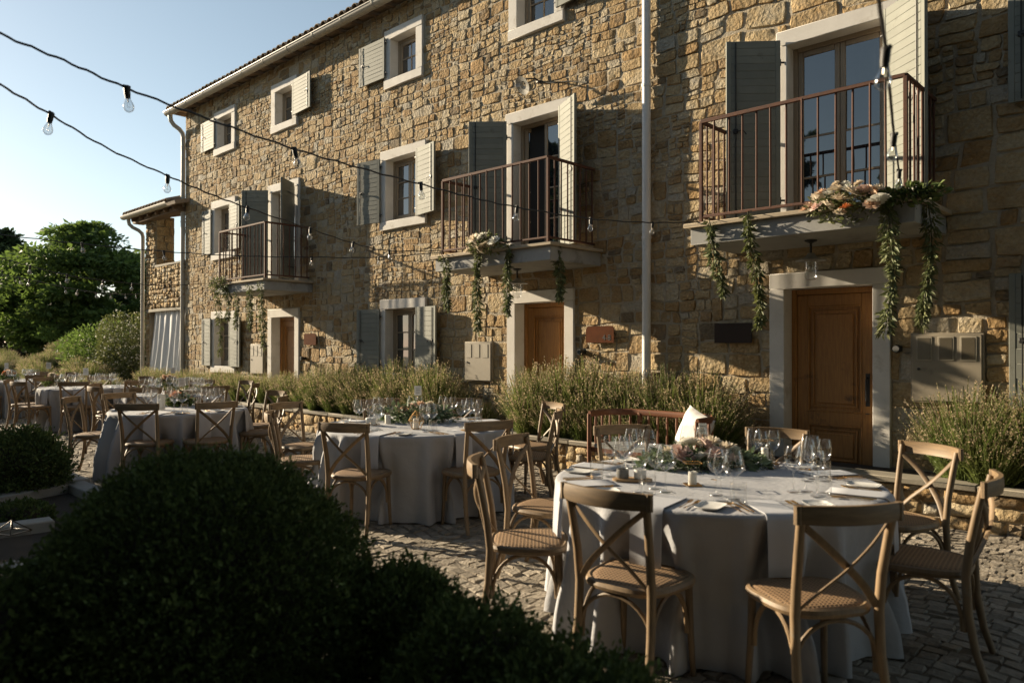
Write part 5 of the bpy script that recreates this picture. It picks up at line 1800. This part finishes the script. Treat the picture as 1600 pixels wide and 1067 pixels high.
card_stand('white table card on the second table from the far end', on_cloth(134, 604), 0.22, 0.10)
card_stand('pale table card by the dark centrepiece near the far end', on_cloth(76, 599), 0.30, 0.10)
card_stand('white table card on the end table near the trees', on_cloth(10, 592), 0.24, 0.10)
def candle(label, p, h=0.09, r=0.025, frame=True):
    t = thing('candle', label, 'candle', p, va)
    obj('wax', MB().lathe([(0, 0.004), (r, 0.004), (r, h-0.004), (r*0.9, h), (r*0.3, h-0.006), (0, h-0.006)], 16), M['candle'], t)
    obj('wick', MB().tube([(0, 0, h-0.006), (0.002, 0, h+0.01)], 0.0012, 5), M['ink'], t)
    if frame:
        f = MB()
        w, H = 0.045, h+0.05
        f.box(-w, w, -w, w, 0.0, 0.004, 0.001)
        for a in (-1, 1):
            for b in (-1, 1):
                f.bar((a*w, b*w, 0), (a*w, b*w, H), 0.004, 0.004, b=0.0005)
            f.bar((a*w, -w, H), (a*w, w, H), 0.004, 0.004, b=0.0005); f.bar((-w, a*w, H), (w, a*w, H), 0.004, 0.004, b=0.0005)
        obj('holder', f, M['gold'], t)
    return t
candle('white candle in a square gold frame at the foot of the blush roses', on_cloth(1082, 757), 0.075, 0.024)
candle('white candle in a square gold frame beyond the eucalyptus on the bench-side table', on_cloth(1195, 722), 0.10, 0.024)
candle('white pillar candle beside the white roses on the 4-8 door table', on_cloth(684, 655), 0.15, 0.034, False)
candle('short white candle before the leaves on the 4-8 door table', on_cloth(606, 662), 0.09, 0.03, False)
candle('tall white candle beside the dark leafy centrepiece', on_cloth(252, 640), 0.19, 0.045, False)
candle('white pillar candle on the table beside the far lavender', on_cloth(293, 602), 0.16, 0.05, False)
def geo_lantern(label, p, s=0.08):
    t = thing('lantern', label, 'lantern', p, va+0.3)
    e = MB()
    def ring(r, z, n=5):
        return [Vector((math.cos(2*PI*k/n)*r, math.sin(2*PI*k/n)*r, z)) for k in range(n)]
    b0, m0, t0 = ring(s*0.6, 0.004), ring(s*1.0, s*1.0), ring(s*0.55, s*1.75)
    for A in (b0, m0, t0):
        for k in range(5):
            e.tube([A[k], A[(k+1) % 5]], 0.003, 5)
    for k in range(5):
        e.tube([b0[k], m0[k]], 0.003, 5); e.tube([m0[k], t0[k]], 0.003, 5); e.tube([t0[k], Vector((0, 0, s*2.3))], 0.003, 5)
    obj('frame', e, M['gold'], t)
    gmsh = MB()
    for A, B in ((b0, m0), (m0, t0)):
        for k in range(5):
            gmsh.add([A[k], A[(k+1) % 5], B[(k+1) % 5], B[k]], [[0, 1, 2, 3]])
    obj('glass', gmsh.mesh('glass', smooth=False), M['clear'], t)
    obj('candle', MB().lathe([(0, 0.006), (s*0.36, 0.006), (s*0.36, s*1.3), (0, s*1.3)], 14), M['candle'], t)
    return t
geo_lantern('faceted glass lantern holding a white candle before the white and peach roses', on_cloth(650, 670), 0.075)
t = thing('condiment_board', 'small round ended wooden board carrying a grey and a white pot', 'board', on_cloth(988, 751), va-0.15)
G = np.array([[(0.115*s*math.copysign(abs(math.cos(a))**0.7, math.cos(a)), 0.05*s*math.copysign(abs(math.sin(a))**0.8, math.sin(a)), 0.014) for a in np.arange(33)*2*PI/32] for s in (0.02, 0.6, 0.96, 1.0)])
obj('board', MB().sheet(G, (0, 0, -0.012)), M['board'], t)
for (px, lab, mt) in ((-0.055, 'grey ceramic pot on the wooden board of the bench-side table', 'grey_ceramic'), (0.045, 'white ceramic pot on the wooden board of the bench-side table', 'ceramic')):
    q = Matrix.Rotation(va-0.15, 4, 'Z') @ Vector((px, 0, 0.016))
    b = on_cloth(988, 751)
    o = obj('pot', MB().lathe([(0, 0), (0.033, 0), (0.036, 0.004), (0.036, 0.052), (0.031, 0.052), (0.031, 0.012), (0, 0.012)], 18), M[mt], loc=(b.x+q.x, b.y+q.y, b.z+q.z))
    tag(o, lab, 'pot', 'ceramic pots')
b = on_cloth(581, 664)
t = thing('salt_box', 'small square white box on a wooden board at the 4-8 door table', 'box', b, va-0.1)
obj('box', MB().box(-0.05, 0.05, -0.04, 0.04, 0.012, 0.075, 0.006), M['ceramic'], t)
obj('board', MB().box(-0.07, 0.07, -0.05, 0.05, 0.0, 0.011, 0.004), M['board'], t)
for k, (px, py) in enumerate(((540, 660), (700, 662), (590, 653))):
    o = obj('bowl', MB().lathe([(0, 0.0), (0.03, 0.0), (0.05, 0.03), (0.055, 0.045), (0.051, 0.044), (0.045, 0.03), (0, 0.01)], 18), M['clear'], loc=on_cloth(px, py))
    tag(o, ['shallow glass bowl at the far garden rim of the 4-8 door table', 'shallow glass bowl among the white roses on the 4-8 door table', 'shallow glass bowl behind the salt box'][k], 'bowl', 'glass bowls')

# ------------------------------------------------------------------ bench with pillow
bx0, bx1 = -5.08, -3.74
by0, by1 = 6.60, 7.13
t = thing('spindle_bench', 'reddish brown spindle back bench with curved arms against the planter', 'bench', ((bx0+bx1)/2, (by0+by1)/2, 0))
hw, hd = (bx1-bx0)/2, (by1-by0)/2
def ubar(z, w, h, inset=0.0, rad=0.30):
    pts = [(-hw+inset, -hd)]
    for k in range(9):
        a = PI-PI/2*k/8
        pts.append((-hw+inset+rad+math.cos(a)*rad, hd-inset-rad+math.sin(a)*rad))
    for k in range(9):
        a = PI/2-PI/2*k/8
        pts.append((hw-inset-rad+math.cos(a)*rad, hd-inset-rad+math.sin(a)*rad))
    pts.append((hw-inset, -hd))
    return [Vector((x, y, z)) for x, y in pts]
path = ubar(0.80, 0, 0)
obj('top_rail', MB().tube(path, 0.036, 8, flat=0.6), M['bench'], t)
def along(path, n):
    L = [0]
    for a, b in zip(path[:-1], path[1:]):
        L.append(L[-1]+(b-a).length)
    out = []
    for k in range(n):
        s = L[-1]*k/(n-1)
        for i in range(len(L)-1):
            if L[i] <= s <= L[i+1]+1e-9:
                f = (s-L[i])/max(1e-9, L[i+1]-L[i])
                out.append(path[i].lerp(path[i+1], f)); break
    return out
pts = along(path, 19)
for i, p in enumerate(pts):
    if i in (0, 18):
        obj('leg', MB().tube([(p.x, p.y, 0), (p.x, p.y, 0.42), (p.x, p.y, 0.80)], [0.020, 0.026, 0.024], 8), M['bench'], t)
    elif i in (6, 12):
        obj('leg', MB().bar((p.x, p.y, 0), (p.x, p.y, 0.80), 0.05, 0.035, up=(0, 1, 0), b=0.006), M['bench'], t)
    else:
        obj('spindle', MB().tube([(p.x, p.y, 0.42), (p.x, p.y, 0.52), (p.x, p.y, 0.61), (p.x, p.y, 0.70), (p.x, p.y, 0.79)], [0.010, 0.015, 0.010, 0.015, 0.010], 8), M['bench'], t)
sp = ubar(0.40, 0, 0)
V = [(p.x, p.y, 0.385) for p in sp]+[(p.x, p.y, 0.43) for p in sp]
k = len(sp)
obj('seat', MB().add(V, [list(range(k)), list(range(2*k-1, k-1, -1))]+[[i, k+i, k+(i+1) % k, (i+1) % k] for i in range(k)]).mesh('seat', smooth=False), M['bench'], t)
ci = ubar(0.43, 0, 0, 0.05, 0.26)
V = [(p.x*0.97, p.y+0.0, 0.432) for p in ci]+[(p.x*0.97, p.y, 0.47) for p in ci]
obj('seat_cushion', MB().add(V, [list(range(k)), list(range(2*k-1, k-1, -1))]+[[i, k+i, k+(i+1) % k, (i+1) % k] for i in range(k)]).mesh('seat_cushion', smooth=False), M['cushion'], t)
# pillow leaning in the corner
n = 17
G1, G2 = np.zeros((n, n, 3)), np.zeros((n, n, 3))
for i in range(n):
    for j in range(n):
        u, v = i/(n-1)*2-1, j/(n-1)*2-1
        th = 0.085*((1-u**4)*(1-v**4))**0.6
        sq = 1-0.05*(1-u*u)*abs(v)
        sp_ = 1-0.05*(1-v*v)*abs(u)
        x, z = u*0.215*sp_, v*0.215*sq
        w = 0.006*mnoise.noise(Vector((u*3, v*3, 1)))
        G1[i, j] = (x, -th+w, z); G2[i, j] = (x, th+w, z)
pm_ = MB().grid(G1).grid(G2[:, ::-1])
q = at(1085, 674, Y=6.95)
o = obj('pillow', pm_.mesh('pillow', sharp=None), M['pillow'], loc=q, rot=(R(-14), R(18), R(-22)))
tag(o, 'plump white cotton pillow standing on its corner on the spindle bench', 'pillow')

# ------------------------------------------------------------------ garlands and flowers on the balconies
def garland(label, top, bot, wdt, n, seed, leaf=0.055, mat='garland_leaf', name='garland'):
    t = thing(name, label, 'garland', top, 0, 'leafy garlands hanging from the balconies')
    r_ = np.random.default_rng(seed)
    d = Vector(bot)-Vector(top)
    sw = 0.03
    pts = [Vector((0, 0.05, 0.03)), Vector((0, -0.03, 0.02))]+[d*f+Vector((sw*math.sin(f*5+seed), 0.02*math.sin(f*4), 0)) for f in np.linspace(0.08, 1, 8)]
    obj('stem', MB().tube(pts, [0.006]*3+[0.005]*6+[0.003], 5), M['garland_leaf'], t)
    f = r_.random(n)**0.9
    base = np.array([tuple(d*x+Vector((sw*math.sin(x*5+seed), 0.02*math.sin(x*4), 0))) for x in f])
    a = r_.uniform(0, 2*PI, n)
    env = wdt*(0.65+0.35*np.sin(f*9+seed))*(1-0.45*f)*(0.7+0.6*r_.random(n))
    off = np.stack([np.cos(a)*env, np.sin(a)*env*0.8, r_.normal(0, 0.01, n)], 1)
    D = off/np.maximum(np.linalg.norm(off, axis=1), 1e-3)[:, None]*0.8+np.array([0, 0, -0.9])+r_.normal(0, 0.4, (n, 3))
    P = base+off*0.45
    obj('leaves', leaf_mesh('leaves', P, D, leaf, 0.32, rs=0.5), M[mat], t)
    return t
Yg = YB-0.115
def gl(px0, py0, px1, py1, Y, **k):
    a = at(px0, py0, Y=Y)
    b = at(px1, py1, Y=Y)
    return a, b
GAR = [
    (1110, 345, 1127, 462, Yg, 0.085, 330, 'thick garland at the tree-side corner of the balcony over the panelled door'),
    (1171, 334, 1186, 512, Yg, 0.075, 420, 'long dry looking garland over the blackened plaque'),
    (1391, 300, 1386, 520, Yg, 0.095, 520, 'long thick garland hanging past the panelled door frame'),
    (1450, 305, 1447, 508, Yg+0.30, 0.085, 460, 'shaded garland at the near end of the balcony over the panelled door'),
    (691, 398, 702, 482, Yg, 0.085, 300, 'garland at the tree-side corner of the middle balcony'),
    (744, 372, 748, 518, Yg, 0.085, 420, 'longest garland of the middle balcony under the white roses'),
    (795, 380, 792, 492, Yg, 0.075, 340, 'slim garland beside the lamp of the middle balcony'),
    (873, 377, 873, 468, Yg+0.22, 0.095, 330, 'broad garland at the near corner of the middle balcony'),
    (338, 452, 345, 556, Yg, 0.085, 260, 'longest garland of the farthest balcony'),
    (352, 446, 358, 500, Yg, 0.09, 220, 'garland below the white blossoms of the farthest balcony'),
    (367, 455, 370, 512, Yg, 0.06, 160, 'thin short garland in the middle of the farthest balcony'),
    (388, 444, 392, 512, Yg, 0.10, 260, 'garland near the meter box under the farthest balcony'),
    (406, 440, 413, 545, Yg, 0.11, 340, 'thick garland at the near corner of the farthest balcony'),
]
for i, (a, b, c, d, Y, w, n, lab) in enumerate(GAR):
    p, q = gl(a, b, c, d, Y)
    garland(lab, p, q, w*1.12, int(n*1.7), i+3, leaf=0.054, mat='garland_leaf' if i not in (1,) else 'shrub_leaf')
p = at(1322, 322, Y=Yg-0.02)
arrangement('large spray of peach and cream roses on the balcony over the panelled door', p, 0, 0.36, 0.14, 0.16, 500,
            [(-0.36, -0.03, 0.0, 'peach', 0.9), (-0.30, -0.06, 0.02, 'peach', 1.0), (-0.22, -0.08, 0.08, 'cream', 1.2), (-0.18, -0.08, 0.13, 'peach', 0.9), (-0.12, -0.10, 0.10, 'white', 1.2), (-0.05, -0.10, 0.13, 'cream', 1.3), (-0.02, -0.12, 0.04, 'cream', 1.5), (0.05, -0.10, 0.12, 'white', 1.2), (0.10, -0.12, 0.08, 'cream', 1.5), (0.18, -0.12, 0.09, 'blush', 1.2), (0.24, -0.10, 0.07, 'peach', 1.3),
             (0.30, -0.10, 0.09, 'cream', 1.1), (0.31, -0.12, -0.02, 'white', 1.6), (0.25, -0.12, -0.04, 'peach', 1.2), (0.04, -0.12, -0.04, 'orange', 1.0), (-0.22, -0.10, 0.0, 'blush', 1.1), (-0.12, -0.12, 0.0, 'cream', 1.2), (-0.06, -0.08, 0.19, 'cream', 0.7), (0.02, -0.06, 0.18, 'white', 0.8), (0.13, -0.07, 0.16, 'cream', 0.9), (-0.01, -0.13, -0.08, 'cream', 1.0)],
            leafmat='garland_leaf', seed=21, hang=0.20)
p = at(1420, 305, Y=Yg)
arrangement('dark leafy swag along the near corner of the balcony over the panelled door', p, 0, 0.30, 0.10, 0.09, 420, [], leafmat='box_leaf', seed=22, hang=0.10, leaf=0.06)
p = at(757, 385, Y=Yg-0.02)
arrangement('cluster of white roses and leaves on the middle balcony', p, 0, 0.34, 0.13, 0.17, 420,
            [(-0.25, -0.06, -0.05, 'cream', 1.2), (-0.18, -0.08, 0.03, 'white', 1.1), (-0.10, -0.09, 0.10, 'cream', 1.5), (-0.02, -0.10, 0.02, 'cream', 1.3), (0.05, -0.09, 0.10, 'white', 1.5), (0.10, -0.10, -0.02, 'cream', 1.2), (0.18, -0.09, 0.0, 'cream', 1.2), (0.27, -0.09, 0.03, 'white', 1.5), (0.02, -0.11, -0.07, 'cream', 1.3), (-0.10, -0.09, -0.02, 'cream', 1.1), (-0.22, -0.07, 0.08, 'cream', 1.0)],
            leafmat='garland_leaf', seed=23, hang=0.15)
p = at(342, 446, Y=Yg-0.02)
arrangement('pale blossom cluster with trailing leaves on the farthest balcony', p, 0, 0.36, 0.13, 0.17, 360, scatter_roses(8, 0.22, 0.1, 0.14, ['cream', 'white'], 31, 0.9), leafmat='garland_leaf', seed=24, hang=0.22)

# ------------------------------------------------------------------ strings of light bulbs
sock_me = MB().lathe([(0.0, 0.014), (0.016, 0.014), (0.018, 0.006), (0.018, -0.040), (0.0155, -0.052), (0.0155, -0.062), (0.0, -0.062)], 12).mesh('socket'); sock_me.materials.append(M['rubber'])
glass_me = MB().lathe([(0.0135, -0.058), (0.0150, -0.068), (0.0235, -0.088), (0.0300, -0.108), (0.0300, -0.120), (0.0235, -0.136), (0.012, -0.144), (0.0, -0.146)], 16).mesh('bulb', sharp=None); glass_me.materials.append(M['bulb'])
fil = MB().tube([(0, 0, -0.06), (0, 0, -0.085)], 0.004, 6)
fil.tube([(-0.003, 0, -0.085), (-0.013, 0.004, -0.112), (-0.006, -0.004, -0.118), (0.0, 0.004, -0.112), (0.006, -0.004, -0.118), (0.013, 0.004, -0.112), (0.003, 0, -0.085)], 0.0009, 4)
fil_me = fil.mesh('filament'); fil_me.materials.append(M['filament'])
cap_me = MB().tube([(-0.021, 0, 0.008), (0.021, 0, 0.008)], 0.0105, 8).mesh('cable_clip'); cap_me.materials.append(M['rubber'])
def catmull(P, per=8):
    out = []
    n = len(P)
    for i in range(n-1):
        p0, p1, p2, p3 = P[max(0, i-1)], P[i], P[i+1], P[min(n-1, i+2)]
        for k in range(per):
            q = k/per
            out.append(0.5*((2*p1)+(p2-p0)*q+(2*p0-5*p1+4*p2-p3)*q*q+(3*p1-p0-3*p2+p3)*q**3))
    out.append(P[-1])
    return out
def light_string(label, pts, bulbs, r=0.0058):
    """pts, bulbs: (px, py, distance along the view axis); sockets hang on the cable"""
    P = [at(a, b, D=d) for a, b, d in pts]
    t = thing('light_string', label, 'string lights', P[0], 0, 'strings of clear bulbs across the terrace')
    path = catmull(P)
    wob = [p+Vector((0, 0, 0.004*math.sin(i*1.7))) for i, p in enumerate(path)]
    obj('cable', MB().tube([p-P[0] for p in wob], r, 6), M['rubber'], t)
    for (a, b, d) in bulbs:
        q = at(a, b, D=d)
        j = min(range(len(path)), key=lambda i: abs(pix(path[i])[0]-a)+0.3*abs(pix(path[i])[1]-b))
        # nearest point of the polyline in the picture's x
        best = None
        for i in range(len(wob)-1):
            for f in np.linspace(0, 1, 9):
                w_ = wob[i].lerp(wob[i+1], f)
                px, py, _ = pix(w_)
                e = abs(px-a)+0.2*abs(py-b)
                if best is None or e < best[0]:
                    best = (e, w_)
        w_ = best[1]
        tilt = (random.gauss(0, 0.14), random.gauss(0, 0.14), random.uniform(0, 6))
        bl = obj('bulb', glass_me, None, t, loc=w_-P[0], rot=tilt)
        bl.scale = (0.78, 0.78, 0.78)
        obj('socket', sock_me, None, bl); obj('filament', fil_me, None, bl); obj('cable_clip', cap_me, None, bl)
    return t
light_string('upper string of clear bulbs from the open sky to the panelled door balcony', [(-90, 5, 2.9), (0, 53, 3.1), (100, 95, 3.3), (198, 138, 3.5), (330, 188, 3.8), (460, 233, 4.2), (560, 262, 4.7), (657, 288, 5.2), (735, 308, 5.5), (808, 324, 5.8), (923, 342, 6.4), (1020, 348, 7.1), (1092, 347, 7.72)],
             [(198, 138, 3.5), (460, 233, 4.2), (657, 288, 5.2), (808, 324, 5.8), (923, 342, 6.4), (1020, 348, 7.1)])
light_string('lower string of clear bulbs running to the corner of the middle balcony', [(-90, 88, 3.1), (0, 133, 3.4), (80, 180, 3.9), (170, 233, 4.4), (262, 275, 5.0), (325, 302, 5.4), (387, 325, 5.8), (485, 358, 7.0), (552, 380, 7.9), (608, 392, 8.9), (692, 392, 10.3)],
             [(80, 180, 3.9), (262, 275, 5.0), (387, 325, 5.8), (485, 358, 7.0), (552, 380, 7.9), (608, 392, 8.9)])
light_string('faint level string of bulbs crossing the tree top to the middle balcony', [(-60, 359, 7.8), (0, 367, 8.0), (128, 381, 8.6), (256, 393, 9.2), (374, 400, 9.8), (487, 402, 10.1), (592, 402, 10.3), (692, 394, 10.35)],
             [(128, 381, 8.6), (256, 393, 9.2), (374, 400, 9.8), (487, 402, 10.1), (592, 402, 10.3)])
light_string('sagging string of bulbs before the trees to the farthest balcony', [(-50, 388, 9), (0, 403, 9.4), (47, 416, 9.9), (105, 430, 10.6), (161, 438, 11.4), (207, 443, 12.0), (257, 446, 12.7), (337, 442, 13.9)],
             [(47, 416, 9.9), (105, 430, 10.6), (161, 438, 11.4), (207, 443, 12.0), (257, 446, 12.7)])
light_string('lowest distant string of bulbs before the trees to the porch downpipe', [(-40, 420, 11), (0, 428, 11.4), (30, 434, 11.8), (46, 437, 12.2), (102, 449, 13.4), (150, 457, 14.8), (196, 460, 17.5), (224, 459, 20.0)],
             [(30, 434, 11.8), (46, 440, 12.2), (102, 452, 13.4), (122, 452, 14), (150, 457, 14.8), (172, 459, 16), (196, 460, 17.5), (213, 460, 18.8)])
light_string('near string of bulbs dropping overhead to the flower laden balcony', [(1355, -160, 1.45), (1372, -10, 1.75), (1384, 78, 2.15), (1392, 160, 2.7), (1397, 212, 3.3), (1404, 262, 4.6), (1410, 292, 6.2), (1418, 312, 7.6)],
             [(1384, 80, 2.15), (1397, 212, 3.3), (1405, 268, 4.8), (1411, 296, 6.4)])

# lantern on the ground by the beds
q = at(18, 884, Z=0.0)
t = thing('floor_lantern', 'dark metal lantern with glass sides standing by the kerb', 'lantern', (q.x, q.y, 0), 0.5)
f = MB()
w, H = 0.085, 0.24
f.box(-w, w, -w, w, 0, 0.012, 0.002)
for a in (-1, 1):
    for b in (-1, 1):
        f.bar((a*w, b*w, 0.01), (a*w, b*w, H), 0.008, 0.008, b=0.001)
        f.bar((a*w, b*w, H), (0, 0, H+0.08), 0.007, 0.007, b=0.001)
    f.bar((a*w, -w, H), (a*w, w, H), 0.008, 0.008, b=0.001); f.bar((-w, a*w, H), (w, a*w, H), 0.008, 0.008, b=0.001)
obj('frame', f, M['lantern'], t)
gm_ = MB()
for a in (-1, 1):
    gm_.box(a*(w-0.004)-0.001, a*(w-0.004)+0.001, -w+0.005, w-0.005, 0.013, H-0.004, 0.0004)
    gm_.box(-w+0.005, w-0.005, a*(w-0.004)-0.001, a*(w-0.004)+0.001, 0.013, H-0.004, 0.0004)
obj('glass', gm_, M['clear'], t)
print('objects', len(COL.objects))
